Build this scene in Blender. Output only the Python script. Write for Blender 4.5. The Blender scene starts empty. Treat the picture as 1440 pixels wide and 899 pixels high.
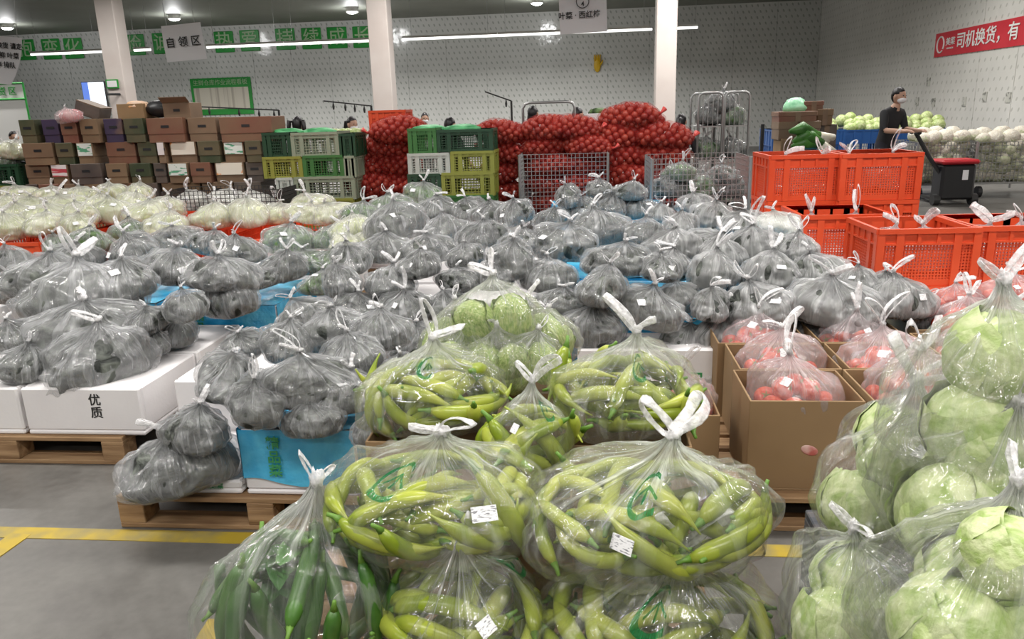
import bpy, bmesh, math, random
import numpy as np
from mathutils import Vector, Matrix, noise as mnoise, Euler
random.seed(7)
RND = random.Random(11)
PI = math.pi
sc = bpy.context.scene
col = sc.collection
# ------------------------------------------------------------------ camera
F, CX, CY, CAMH = 1080.0, 720.0, 449.5, 1.6
yaw, pit, rol = math.radians(5.8), math.radians(15.3), math.radians(1.8)
cf = Vector((-math.sin(yaw)*math.cos(pit), math.cos(yaw)*math.cos(pit), -math.sin(pit)))
r0 = Vector((math.cos(yaw), math.sin(yaw), 0)); u0 = r0.cross(cf)
cR = r0*math.cos(rol) - u0*math.sin(rol); cU = u0*math.cos(rol) + r0*math.sin(rol)
CAM = Vector((0, 0, CAMH))
cd = bpy.data.cameras.new('camera'); cam = bpy.data.objects.new('camera', cd); col.objects.link(cam)
cd.sensor_width = 36; cd.lens = F/1440*36; cd.clip_end = 200; cd.clip_start = 0.02
cam.matrix_world = Matrix(((cR.x, cU.x, -cf.x, 0), (cR.y, cU.y, -cf.y, 0), (cR.z, cU.z, -cf.z, CAMH), (0, 0, 0, 1)))
sc.camera = cam
# ------------------------------------------------------------------ world, exposure
w = bpy.data.worlds.new('world'); sc.world = w; w.use_nodes = True
w.node_tree.nodes['Background'].inputs[0].default_value = (0.9, 0.95, 1, 1)
w.node_tree.nodes['Background'].inputs[1].default_value = 0.05
sc.view_settings.view_transform = 'Standard'; sc.view_settings.look = 'None'
sc.view_settings.gamma = 1; sc.view_settings.use_curve_mapping = False
sc.view_settings.exposure = 0.38
try:
    sc.cycles.use_denoising = True
    sc.cycles.max_bounces = 6; sc.cycles.transparent_max_bounces = 11; sc.cycles.use_adaptive_sampling = True; sc.cycles.adaptive_threshold = .035
    sc.cycles.caustics_reflective = False; sc.cycles.caustics_refractive = False
    sc.cycles.sample_clamp_indirect = 4
except Exception: pass
CEIL, WALLY, WALLX, WALLL = 5.0, 30.0, 8.3, -26.0
# hall lamps and added wall fill: rows of suspended linear lamps (rows nearer than the far one hang above the frame)
def strip_light(x, y, z, length, watts):
    l = bpy.data.lights.new('strip_lamp_or_fill_light', 'AREA'); l.shape = 'RECTANGLE'; l.size = length; l.size_y = 0.12
    l.energy = watts; l.color = (1, 0.97, 0.93); l.spread = math.radians(165)
    o = bpy.data.objects.new('strip_lamp_or_fill_light', l); col.objects.link(o); o.location = (x, y, z)
    return o
for y, e, z in ((16.6, 120, 4.8), (13.0, 70, 4.5), (8.0, 62, 4.3), (3.6, 92, 4.3), (-0.2, 88, 4.3), (-4.0, 60, 4.3)):  # farthest row is unseen fill, added to brighten walls and column fronts
    for x in ((-14, -8.5, -3, 2, 5.2) if y > 9 else (-8, -3.2, 0.9, 4.6)):  # right end of the far rows is added to brighten the right wall
        strip_light(x, y, z, 2.6, e)
# ------------------------------------------------------------------ pixel helpers: a sight line meets a height or a depth
def ray(u, v): return cf + cR*((u-CX)/F) - cU*((v-CY)/F)
def atz(u, v, z):
    d = ray(u, v); return CAM + d*((z-CAMH)/d.z)
def aty(u, v, Y):
    d = ray(u, v); return CAM + d*(Y/d.y)
def depth(p): return (Vector(p)-CAM).dot(cf)
def projx(p):
    d = Vector(p)-CAM; return CX + F*d.dot(cR)/d.dot(cf)
# ------------------------------------------------------------------ object helpers
def tag(o, label=None, cat=None, group=None, kind=None):
    if label: o['label'] = label
    if cat: o['category'] = cat
    if group: o['group'] = group
    if kind: o['kind'] = kind
    return o
def link(name, data, parent=None, loc=(0, 0, 0), rot=(0, 0, 0), s=(1, 1, 1), mat=None):
    o = bpy.data.objects.new(name, data); col.objects.link(o)
    o.location = loc; o.rotation_euler = rot; o.scale = s if hasattr(s, '__len__') else (s, s, s)
    if parent is not None: o.parent = parent
    if mat is not None and data is not None and not data.materials: data.materials.append(mat)
    return o
def empty(name, loc, rz=0, rot=None):
    o = bpy.data.objects.new(name, None); col.objects.link(o); o.empty_display_size = .05
    o.location = loc; o.rotation_euler = rot if rot else (0, 0, rz); return o
class MB:
    def __init__(s): s.v = []; s.f = []; s.m = []
    def add(s, v, f, mi=0):
        b = len(s.v); s.v += [tuple(p) for p in v]; s.f += [tuple(i+b for i in q) for q in f]; s.m += [mi]*len(f); return s
    def box(s, x0, x1, y0, y1, z0, z1, mi=0, M=None):
        v = [(x, y, z) for z in (z0, z1) for y in (y0, y1) for x in (x0, x1)]
        if M: v = [M @ Vector(p) for p in v]
        return s.add(v, [(0, 2, 3, 1), (4, 5, 7, 6), (0, 1, 5, 4), (2, 6, 7, 3), (0, 4, 6, 2), (1, 3, 7, 5)], mi)
    def tube(s, pts, r, n=8, mi=0, flat=1.0, cap=True):
        pts = [Vector(p) for p in pts]; rs = r if hasattr(r, '__len__') else [r]*len(pts)
        V = []; prev = None
        for i, p in enumerate(pts):
            t = (pts[min(i+1, len(pts)-1)] - pts[max(i-1, 0)]).normalized()
            if prev is None:
                a = Vector((0, 0, 1)) if abs(t.z) < .9 else Vector((1, 0, 0))
                nx = t.cross(a).normalized()
            else:
                nx = (prev - t*prev.dot(t)).normalized()
            prev = nx; ny = t.cross(nx)
            for k in range(n):
                a = 2*PI*k/n; V.append(p + (nx*math.cos(a) + ny*math.sin(a)*flat)*rs[i])
        Fc = []
        for i in range(len(pts)-1):
            for k in range(n):
                k2 = (k+1) % n; Fc.append((i*n+k, i*n+k2, (i+1)*n+k2, (i+1)*n+k))
        if cap:
            Fc.append(tuple(range(n-1, -1, -1))); Fc.append(tuple((len(pts)-1)*n+k for k in range(n)))
        return s.add(V, Fc, mi)
    def sphere(s, c, r, nu=12, nv=8, mi=0, fn=None):
        c = Vector(c); rr = r if hasattr(r, '__len__') else (r, r, r); V = []
        for j in range(nv+1):
            t = PI*j/nv
            for i in range(nu):
                a = 2*PI*i/nu; d = Vector((math.sin(t)*math.cos(a), math.sin(t)*math.sin(a), math.cos(t)))
                k = fn(d) if fn else 1
                V.append(c + Vector((d.x*rr[0], d.y*rr[1], d.z*rr[2]))*k)
        Fc = [(j*nu+i, (j+1)*nu+i, (j+1)*nu+(i+1) % nu, j*nu+(i+1) % nu) for j in range(nv) for i in range(nu)]
        return s.add(V, Fc, mi)
    def mesh(s, name, mats=(), smooth=False, bevel=0, merge=False):
        me = bpy.data.meshes.new(name); me.from_pydata(s.v, [], s.f); me.update()
        for m in (mats if isinstance(mats, (list, tuple)) else [mats]): me.materials.append(m)
        me.polygons.foreach_set('material_index', s.m)
        if bevel or merge:
            bm = bmesh.new(); bm.from_mesh(me)
            if merge: bmesh.ops.remove_doubles(bm, verts=bm.verts, dist=1e-5)
            if bevel: bmesh.ops.bevel(bm, geom=list(bm.edges), offset=bevel, segments=1, affect='EDGES')
            bm.to_mesh(me); bm.free()
        if smooth: me.polygons.foreach_set('use_smooth', [True]*len(me.polygons))
        return me
def copy_tree(o, parent=None):
    c = o.copy(); col.objects.link(c); c.parent = parent
    for ch in KIDS.get(o.name, []): copy_tree(ch, c)
    return c
KIDS = {}
def kid(o, parent):
    KIDS.setdefault(parent.name, []).append(o); return o
ORD = ['first', 'second', 'third', 'fourth', 'fifth', 'sixth', 'seventh', 'eighth', 'ninth', 'tenth', 'eleventh', 'twelfth', 'thirteenth', 'fourteenth', 'fifteenth', 'sixteenth']
# ------------------------------------------------------------------ materials
def newmat(name):
    m = bpy.data.materials.new(name); m.use_nodes = True; nt = m.node_tree; nt.nodes.clear()
    out = nt.nodes.new('ShaderNodeOutputMaterial'); return m, nt, out
def N(nt, t, **kw):
    n = nt.nodes.new(t)
    for k, v in kw.items():
        if k.startswith('i_'):
            key = k[2:]; n.inputs[int(key) if key.isdigit() else key].default_value = v
        else: setattr(n, k, v)
    return n
def math_(nt, op, a, b=None, c=None, clamp=False):
    n = nt.nodes.new('ShaderNodeMath'); n.operation = op; n.use_clamp = clamp
    for i, x in enumerate((a, b, c)):
        if x is None: continue
        if isinstance(x, (int, float)): n.inputs[i].default_value = x
        else: nt.links.new(x, n.inputs[i])
    return n.outputs[0]
def ramp(nt, fac, stops):
    n = nt.nodes.new('ShaderNodeValToRGB'); e = n.color_ramp.elements
    while len(e) < len(stops): e.new(.5)
    for el, (p, c) in zip(e, stops): el.position = p; el.color = (*c, 1) if len(c) == 3 else c
    nt.links.new(fac, n.inputs[0]); return n.outputs[0]
def mat(name, c1, c2=None, rough=.5, scale=6, detail=4, bump=0, bscale=None, metal=0, spec=.5, stretch=None, lo=.35, hi=.65, emit=0, dist=0):
    m, nt, out = newmat(name); b = N(nt, 'ShaderNodeBsdfPrincipled'); nt.links.new(b.outputs[0], out.inputs[0])
    b.inputs['Roughness'].default_value = rough; b.inputs['Metallic'].default_value = metal; b.inputs['Specular IOR Level'].default_value = spec
    b.inputs['Base Color'].default_value = (*c1, 1)
    if c2 or bump:
        tc = N(nt, 'ShaderNodeTexCoord'); mp = N(nt, 'ShaderNodeMapping'); nt.links.new(tc.outputs['Object'], mp.inputs[0])
        oi = N(nt, 'ShaderNodeObjectInfo'); 
        vm = N(nt, 'ShaderNodeVectorMath', operation='ADD'); nt.links.new(mp.outputs[0], vm.inputs[0])
        cmb = N(nt, 'ShaderNodeCombineXYZ'); k = math_(nt, 'MULTIPLY', oi.outputs['Random'], 37.0)
        nt.links.new(k, cmb.inputs[0]); nt.links.new(k, cmb.inputs[1]); nt.links.new(cmb.outputs[0], vm.inputs[1])
        if stretch: mp.inputs['Scale'].default_value = stretch
        n = N(nt, 'ShaderNodeTexNoise', i_Scale=scale, i_Detail=detail, i_Distortion=dist); nt.links.new(vm.outputs[0], n.inputs[0])
        if c2: nt.links.new(ramp(nt, n.outputs[0], [(lo, c1), (hi, c2)]), b.inputs['Base Color'])
        if bump:
            n2 = n
            if bscale: n2 = N(nt, 'ShaderNodeTexNoise', i_Scale=bscale, i_Detail=5); nt.links.new(vm.outputs[0], n2.inputs[0])
            bp = N(nt, 'ShaderNodeBump', i_Strength=bump, i_Distance=.02); nt.links.new(n2.outputs[0], bp.inputs['Height']); nt.links.new(bp.outputs[0], b.inputs['Normal'])
    if emit:
        b.inputs['Emission Color'].default_value = (*c1, 1); b.inputs['Emission Strength'].default_value = emit
    return m
def film(name, tint=(.86, .88, .9), base=.2, streak=.35, knot=.5, rough=.16, bump=.6, cr=9, prints=None, sheen=1.0):
    """thin plastic film: mostly see-through, whiter on its folds and where it is gathered"""
    m, nt, out = newmat(name)
    uv = N(nt, 'ShaderNodeUVMap'); sp = N(nt, 'ShaderNodeSeparateXYZ'); nt.links.new(uv.outputs[0], sp.inputs[0])
    a = math_(nt, 'MULTIPLY', sp.outputs[0], 2*PI); t = sp.outputs[1]
    cmb = N(nt, 'ShaderNodeCombineXYZ')
    nt.links.new(math_(nt, 'MULTIPLY', math_(nt, 'COSINE', a), 4.2), cmb.inputs[0]); nt.links.new(math_(nt, 'MULTIPLY', math_(nt, 'SINE', a), 4.2), cmb.inputs[1])
    oi = N(nt, 'ShaderNodeObjectInfo')
    nt.links.new(math_(nt, 'ADD', math_(nt, 'MULTIPLY', t, 1.3), math_(nt, 'MULTIPLY', oi.outputs['Random'], 60)), cmb.inputs[2])
    pl = N(nt, 'ShaderNodeTexNoise', i_Scale=1.6, i_Detail=4, i_Roughness=.6); nt.links.new(cmb.outputs[0], pl.inputs[0])
    tc = N(nt, 'ShaderNodeTexCoord'); vm = N(nt, 'ShaderNodeVectorMath', operation='ADD'); nt.links.new(tc.outputs['Object'], vm.inputs[0])
    c2 = N(nt, 'ShaderNodeCombineXYZ'); k = math_(nt, 'MULTIPLY', oi.outputs['Random'], 43.0)
    nt.links.new(k, c2.inputs[0]); nt.links.new(k, c2.inputs[2]); nt.links.new(c2.outputs[0], vm.inputs[1])
    ck = N(nt, 'ShaderNodeTexNoise', i_Scale=cr, i_Detail=5, i_Distortion=1.4, i_Roughness=.55)
    try: ck.noise_type = 'RIDGED_MULTIFRACTAL'
    except Exception: pass
    nt.links.new(vm.outputs[0], ck.inputs[0])
    ckn = math_(nt, 'MULTIPLY', ck.outputs[0], .33, clamp=True)
    up = math_(nt, 'MULTIPLY', math_(nt, 'SUBTRACT', t, .45), 2.0, clamp=True)       # 0 on the body, 1 at the neck
    plr = math_(nt, 'MULTIPLY', math_(nt, 'SUBTRACT', pl.outputs[0], .5), 5.0, clamp=True)
    fac = math_(nt, 'ADD', base, math_(nt, 'MULTIPLY', plr, math_(nt, 'MULTIPLY_ADD', up, streak, streak*.35)))
    fac = math_(nt, 'ADD', fac, math_(nt, 'MULTIPLY', math_(nt, 'POWER', up, 2.0), knot))
    fac = math_(nt, 'ADD', fac, math_(nt, 'MULTIPLY', math_(nt, 'POWER', ckn, 3.0), .22), clamp=True)
    h = math_(nt, 'ADD', math_(nt, 'MULTIPLY', ckn, .6), math_(nt, 'MULTIPLY', pl.outputs[0], math_(nt, 'MULTIPLY_ADD', up, 1.6, .35)))
    bp = N(nt, 'ShaderNodeBump', i_Strength=bump, i_Distance=.045); nt.links.new(h, bp.inputs['Height'])
    d = N(nt, 'ShaderNodeBsdfDiffuse'); tl = N(nt, 'ShaderNodeBsdfTranslucent'); colr = None
    d.inputs[0].default_value = (*tint, 1); tl.inputs[0].default_value = (*tint, 1)
    if prints:                                                                     # printed green ring and letters on the film
        (pu, pv, pr, pc) = prints
        dx = math_(nt, 'MULTIPLY', math_(nt, 'SUBTRACT', sp.outputs[0], pu), 3.0); dy = math_(nt, 'SUBTRACT', t, pv)
        rr = math_(nt, 'SQRT', math_(nt, 'ADD', math_(nt, 'MULTIPLY', dx, dx), math_(nt, 'MULTIPLY', dy, dy)))
        ring = math_(nt, 'LESS_THAN', math_(nt, 'ABSOLUTE', math_(nt, 'SUBTRACT', rr, pr)), pr*.13)
        cut = math_(nt, 'LESS_THAN', math_(nt, 'ABSOLUTE', math_(nt, 'SUBTRACT', dx, pr*.9)), pr*.3)
        ring = math_(nt, 'MULTIPLY', ring, math_(nt, 'SUBTRACT', 1.0, cut))
        ax = math_(nt, 'ABSOLUTE', dx)                                             # a small roofed figure inside the ring
        roof = math_(nt, 'LESS_THAN', math_(nt, 'ABSOLUTE', math_(nt, 'ADD', math_(nt, 'SUBTRACT', dy, pr*.35), ax)), pr*.1)
        stem = math_(nt, 'MULTIPLY', math_(nt, 'LESS_THAN', ax, pr*.07), math_(nt, 'LESS_THAN', math_(nt, 'ABSOLUTE', math_(nt, 'ADD', dy, pr*.1)), pr*.4))
        ins = math_(nt, 'LESS_THAN', rr, pr*.7)
        pm = math_(nt, 'ADD', ring, math_(nt, 'MULTIPLY', ins, math_(nt, 'ADD', roof, stem)), clamp=True)
        mx = N(nt, 'ShaderNodeMix', data_type='RGBA'); nt.links.new(pm, mx.inputs[0]); mx.inputs[6].default_value = (*tint, 1); mx.inputs[7].default_value = (*pc, 1)
        nt.links.new(mx.outputs[2], d.inputs[0]); nt.links.new(mx.outputs[2], tl.inputs[0])
        fac = math_(nt, 'MAXIMUM', fac, math_(nt, 'MULTIPLY', pm, .75))
    nt.links.new(bp.outputs[0], d.inputs['Normal'])
    bd = N(nt, 'ShaderNodeMixShader'); bd.inputs[0].default_value = .4; nt.links.new(d.outputs[0], bd.inputs[1]); nt.links.new(tl.outputs[0], bd.inputs[2])
    tr = N(nt, 'ShaderNodeBsdfTransparent'); mx = N(nt, 'ShaderNodeMixShader')
    nt.links.new(fac, mx.inputs[0]); nt.links.new(tr.outputs[0], mx.inputs[1]); nt.links.new(bd.outputs[0], mx.inputs[2])
    g = N(nt, 'ShaderNodeBsdfGlossy', i_Roughness=rough); nt.links.new(bp.outputs[0], g.inputs['Normal'])
    fr = N(nt, 'ShaderNodeFresnel', i_IOR=1.5); nt.links.new(bp.outputs[0], fr.inputs['Normal'])
    fin = N(nt, 'ShaderNodeMixShader'); nt.links.new(math_(nt, 'MINIMUM', math_(nt, 'MULTIPLY_ADD', fr.outputs[0], sheen, .035), .3), fin.inputs[0])
    nt.links.new(mx.outputs[0], fin.inputs[1]); nt.links.new(g.outputs[0], fin.inputs[2]); nt.links.new(fin.outputs[0], out.inputs[0])
    return m
def wallmat(name, axis, c, dot, pu=.2, pv=.2, rx=.14, rz=.25):
    m, nt, out = newmat(name); b = N(nt, 'ShaderNodeBsdfPrincipled', i_Roughness=.17); nt.links.new(b.outputs[0], out.inputs[0])
    g = N(nt, 'ShaderNodeNewGeometry'); sp = N(nt, 'ShaderNodeSeparateXYZ'); nt.links.new(g.outputs['Position'], sp.inputs[0])
    u = math_(nt, 'DIVIDE', sp.outputs[axis], pu); v = math_(nt, 'DIVIDE', sp.outputs[2], pv)
    row = math_(nt, 'FLOOR', v); odd = math_(nt, 'MULTIPLY', math_(nt, 'FLOORED_MODULO', row, 2.0), .5)
    lu = math_(nt, 'SUBTRACT', math_(nt, 'FRACT', math_(nt, 'ADD', u, odd)), .5); lv = math_(nt, 'SUBTRACT', math_(nt, 'FRACT', v), .5)
    lu = math_(nt, 'ADD', lu, math_(nt, 'MULTIPLY', lv, .35))
    e = math_(nt, 'ADD', math_(nt, 'POWER', math_(nt, 'DIVIDE', lu, rx), 2.0), math_(nt, 'POWER', math_(nt, 'DIVIDE', lv, rz), 2.0))
    mk = math_(nt, 'LESS_THAN', e, 1.0)
    n = N(nt, 'ShaderNodeTexNoise', i_Scale=.7, i_Detail=5); nt.links.new(g.outputs['Position'], n.inputs[0])
    base = ramp(nt, n.outputs[0], [(.3, tuple(x*.88 for x in c)), (.7, c)])
    mx = N(nt, 'ShaderNodeMix', data_type='RGBA'); nt.links.new(math_(nt, 'MULTIPLY', mk, .65), mx.inputs[0]); nt.links.new(base, mx.inputs[6]); mx.inputs[7].default_value = (*dot, 1)
    nt.links.new(mx.outputs[2], b.inputs['Base Color'])
    n2 = N(nt, 'ShaderNodeTexNoise', i_Scale=2.2, i_Detail=3); nt.links.new(g.outputs['Position'], n2.inputs[0])
    bp = N(nt, 'ShaderNodeBump', i_Strength=.35, i_Distance=.06); nt.links.new(math_(nt, 'SUBTRACT', n2.outputs[0], math_(nt, 'MULTIPLY', mk, .15)), bp.inputs['Height']); nt.links.new(bp.outputs[0], b.inputs['Normal'])
    return m
M = {}
M['wallb'] = wallmat('white_embossed_wall', 0, (.74, .75, .73), (.3, .34, .3))
M['wallr'] = wallmat('white_pegged_wall', 1, (.74, .73, .69), (.42, .42, .38), pu=.24, pv=.2, rx=.12, rz=.2)
M['ceil'] = mat('grey_ceiling', (.17, .18, .15), (.21, .22, .19), rough=.6, scale=.4)
M['white'] = mat('white_paint', (.8, .8, .78), rough=.5)
M['column'] = mat('pinkish_column_paint', (.66, .58, .54), (.72, .65, .61), rough=.5, scale=1.5)
M['wood'] = mat('pallet_wood', (.2, .11, .05), (.38, .24, .125), rough=.75, scale=3, stretch=(1, 9, 9), detail=6, bump=.3)
M['darkwood'] = mat('dark_pallet_wood', (.05, .055, .07), (.2, .17, .15), rough=.7, scale=3, stretch=(1, 8, 8), detail=6, bump=.3, lo=.45, hi=.8)
M['foam'] = mat('white_foam', (.82, .8, .8), (.74, .71, .72), rough=.6, scale=2, bump=.05, bscale=60)
M['green_ink'] = mat('green_ink', (.05, .3, .1), rough=.5)
M['black_ink'] = mat('black_ink', (.02, .02, .02), rough=.5)
M['bluefilm'] = mat('blue_wrap_film', (.03, .36, .68), (.1, .55, .82), rough=.18, scale=5, bump=.7, bscale=12, dist=1, spec=.7)
M['card'] = mat('brown_cardboard', (.25, .155, .075), (.31, .2, .1), rough=.75, scale=2)
M['orange'] = mat('orange_plastic', (.6, .06, .016), (.68, .085, .028), rough=.38, scale=2)
M['core_grey'] = mat('dark_leaf_mass', (.008, .011, .008), (.15, .165, .14), rough=.6, scale=2.8, detail=9, bump=1, dist=2.4, lo=.42, hi=.7)
M['core_green'] = mat('green_leaf_mass', (.015, .04, .012), (.16, .28, .09), rough=.5, scale=5, detail=7, bump=.9, dist=1.5, lo=.35, hi=.7)
M['core_pale'] = mat('pale_cabbage_mass', (.42, .47, .2), (.8, .8, .62), rough=.5, scale=4, detail=6, bump=.7, dist=1, lo=.35, hi=.65)
M['core_white'] = mat('white_radish_mass', (.55, .56, .5), (.8, .8, .78), rough=.5, scale=4, detail=6, bump=.6, dist=1)
M['film_grey'] = film('hazy_plastic_film', tint=(.93, .94, .96), base=.2, streak=.75, knot=.6, bump=1.3, cr=5)
M['film_brightly_lit'] = film('brightly_lit_plastic_film', tint=(.97, .97, .98), base=.3, streak=.85, knot=.7, bump=1.3, cr=5)  # whiter copy of the hazy film, the heap's stronger light painted in
M['film_pale'] = film('milky_plastic_film', tint=(.97, .97, .94), base=.26, streak=.5, knot=.6, bump=.8, cr=5)
M['film_pink'] = film('rosy_plastic_film', tint=(.98, .88, .9), base=.2, streak=.5, knot=.6, bump=.7, cr=6)
M['film_clear'] = film('clear_plastic_film', tint=(.95, .98, .92), base=.04, streak=.6, knot=.85, bump=.9, cr=4, rough=.1, prints=(.72, .6, .085, (.02, .3, .1)))
M['film_clear_plain'] = film('clear_unprinted_film', tint=(.95, .97, .92), base=.055, streak=.55, knot=.75, bump=.9, cr=4, rough=.1)
M['handle'], nt, out = newmat('white_bag_handle')
_d = N(nt, 'ShaderNodeBsdfPrincipled', i_Roughness=.25); _d.inputs['Base Color'].default_value = (.93, .92, .93, 1); _t = N(nt, 'ShaderNodeBsdfTransparent'); _m = N(nt, 'ShaderNodeMixShader')
_tc = N(nt, 'ShaderNodeTexCoord'); _n = N(nt, 'ShaderNodeTexNoise', i_Scale=22, i_Detail=3); nt.links.new(_tc.outputs['Object'], _n.inputs[0]); _b = N(nt, 'ShaderNodeBump', i_Strength=.6, i_Distance=.02)
nt.links.new(_n.outputs[0], _b.inputs['Height']); nt.links.new(_b.outputs[0], _d.inputs['Normal']); nt.links.new(ramp(nt, _n.outputs[0], [(.35, (.3, .3, .3)), (.65, (.75, .75, .75))]), _m.inputs[0])
nt.links.new(_t.outputs[0], _m.inputs[1]); nt.links.new(_d.outputs[0], _m.inputs[2]); nt.links.new(_m.outputs[0], out.inputs[0])
M['paper'] = mat('white_paper', (.85, .84, .86), rough=.6)
M['label'] = mat('printed_label', (.85, .85, .86), (.25, .25, .27), rough=.5, scale=30, stretch=(1, 4, 1), lo=.56, hi=.6)
def vegmat(name, c1, c2, rough=.3, scale=3, stretch=None, bump=.1, **k): return mat(name, c1, c2, rough=rough, scale=scale, stretch=stretch, bump=bump, **k)
M['pepper'] = vegmat('pale_green_pepper', (.19, .26, .014), (.44, .48, .075), rough=.28, scale=5)
M['pepper_stem'] = mat('pepper_stem', (.12, .25, .03), rough=.5)
M['cucumber'] = vegmat('dark_green_cucumber', (.016, .07, .008), (.075, .19, .028), rough=.35, scale=7, bump=.4)
M['leaf'] = vegmat('dark_leaf', (.02, .1, .01), (.07, .24, .03), rough=.4)
M['cabbage'] = vegmat('cabbage_leaf', (.29, .41, .10), (.6, .66, .36), rough=.4, scale=1.6, bump=.35, bscale=3.5, dist=1.5)
M['lettuce'] = vegmat('lettuce_leaf', (.24, .38, .07), (.55, .62, .26), rough=.4, scale=6, stretch=(2, 2, .5), bump=.35, bscale=4)
M['tomato'] = vegmat('tomato_skin', (.55, .035, .02), (.72, .13, .06), rough=.18, scale=3)
M['onion'] = vegmat('red_onion_skin', (.22, .022, .017), (.4, .07, .04), rough=.35, scale=8)
M['cauli'] = vegmat('cauliflower', (.7, .64, .5), (.86, .83, .75), rough=.6, scale=9, bump=.8)
M['skin'] = mat('skin', (.52, .31, .22), rough=.5); M['hair'] = mat('black_hair', (.012, .01, .012), rough=.4)
M['black'] = mat('black_cloth', (.014, .014, .017), rough=.75); M['trouser'] = mat('dark_trousers', (.02, .02, .03), rough=.8)
M['shirtw'] = mat('white_cloth', (.7, .7, .72), rough=.8); M['shirtr'] = mat('red_cloth', (.4, .06, .05), rough=.8)
M['steel'] = mat('galvanised_wire', (.42, .42, .42), rough=.35, metal=.8); M['darksteel'] = mat('dark_wire', (.06, .06, .06), rough=.5, metal=.5)
M['blackplastic'] = mat('black_plastic', (.02, .02, .022), rough=.4); M['red'] = mat('red_paint', (.5, .02, .03), rough=.4)
M['yellow'] = mat('worn_yellow_paint', (.42, .3, .03), (.2, .18, .1), rough=.55, scale=7, lo=.42, hi=.72, detail=8)
M['greenboard'] = mat('green_panel', (.02, .3, .04), (.03, .36, .06), rough=.4, scale=2)
M['letter'] = mat('pale_green_letter', (.42, .58, .36), rough=.5)
M['blue'] = mat('blue_plastic', (.02, .1, .33), rough=.4)
# ------------------------------------------------------------------ setting
def slab(name, x0, x1, y0, y1, z0, z1, m, kind='structure'):
    return tag(link(name, MB().box(x0, x1, y0, y1, z0, z1).mesh(name, m)), kind=kind)
m, nt, out = newmat('grey_epoxy_floor'); b = N(nt, 'ShaderNodeBsdfPrincipled'); nt.links.new(b.outputs[0], out.inputs[0])
g = N(nt, 'ShaderNodeNewGeometry'); n1 = N(nt, 'ShaderNodeTexNoise', i_Scale=1.4, i_Detail=7, i_Roughness=.65); n2 = N(nt, 'ShaderNodeTexNoise', i_Scale=22, i_Detail=4)
nt.links.new(g.outputs['Position'], n1.inputs[0]); nt.links.new(g.outputs['Position'], n2.inputs[0])
nt.links.new(ramp(nt, math_(nt, 'ADD', math_(nt, 'MULTIPLY', n1.outputs[0], .8), math_(nt, 'MULTIPLY', n2.outputs[0], .2)), [(.35, (.085, .08, .073)), (.65, (.175, .168, .155))]), b.inputs['Base Color'])
nt.links.new(ramp(nt, n1.outputs[0], [(.3, (.3, .3, .3)), (.7, (.5, .5, .5))]), b.inputs['Roughness'])
slab('floor', WALLL, WALLX, -8, WALLY, -.1, 0, m)
slab('ceiling', WALLL, WALLX, -8, WALLY, CEIL, CEIL+.1, M['ceil'])
wb = slab('wall_back', WALLL, WALLX+.2, WALLY+.02, WALLY+.2, 0, CEIL+.1, M['wallb'])
wr = slab('wall_right', WALLX+.02, WALLX+.2, -8, WALLY, 0, CEIL+.1, M['wallr'])
slab('wall_left', WALLL-.2, WALLL, -8, WALLY, 0, CEIL+.1, M['white']); slab('wall_front', WALLL, WALLX, -8.2, -8, 0, CEIL+.1, M['white'])
x = WALLX
while x > WALLL:                                                  # insulated wall panels with open joints
    link('panel', MB().box(x-1.495, x-.008, WALLY-.002, WALLY+.02, 0, CEIL).mesh('panel', M['wallb']), wb); x -= 1.5
y = WALLY
while y > 4:
    link('panel', MB().box(WALLX-.002, WALLX+.02, y-1.495, y-.008, 0, CEIL).mesh('panel', M['wallr']), wr); y -= 1.5
tag(link('trim_1', MB().box(-9, 4, 2.54, 2.62, 0, .003).mesh('line', M['yellow'])), kind='structure')
A, B = atz(30, 752, 0), atz(-60, 815, 0)
for i, (p, q) in enumerate(((A, B), (atz(312, 872, 0), atz(270, 940, 0)))):
    d = (q-p).normalized(); nn = Vector((-d.y, d.x, 0))*.045
    tag(link('trim_%d' % (i+2), MB().add([p-nn, p+nn, q+nn, q-nn]+[k+Vector((0, 0, .004)) for k in (p-nn, p+nn, q+nn, q-nn)], [(4, 5, 6, 7), (0, 1, 5, 4), (1, 2, 6, 5), (2, 3, 7, 6), (3, 0, 4, 7)]).mesh('line', M['yellow'])), kind='structure')
COLY = 18.0
colnames = ['pinkish square column beside the wall monitor, nearest the cardboard boxes', 'pinkish square column rising behind the crates and the orange basket', 'pinkish square column behind the tallest onion stack']
for i, (u, wpx) in enumerate(((131, 27), (514, 29), (924, 29))):
    p = aty(u, 0, COLY); s = wpx*depth(p)/F
    o = link('column', MB().box(0, s, 0, s, 0, CEIL).mesh('column', M['column'], bevel=.015), loc=(p.x, COLY, 0)); tag(o, colnames[i], 'column', 'columns of the hall', 'structure')
    if i == 0: C1X, C1S = p.x, s
# ------------------------------------------------------------------ lettering helper
def text_mesh(s, size, mt, depth_=.004, bold=0, align='CENTER'):
    cu = bpy.data.curves.new('lettering', 'FONT'); cu.body = s; cu.size = size; cu.extrude = depth_; cu.align_x = align; cu.align_y = 'CENTER'
    cu.offset = bold; cu.resolution_u = 3
    o = bpy.data.objects.new('lettering_tmp', cu); col.objects.link(o)
    dg = bpy.context.evaluated_depsgraph_get(); me = bpy.data.meshes.new_from_object(o.evaluated_get(dg))
    bpy.data.objects.remove(o); me.materials.clear(); me.materials.append(mt); return me
RXF = (PI/2, 0, 0)
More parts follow.
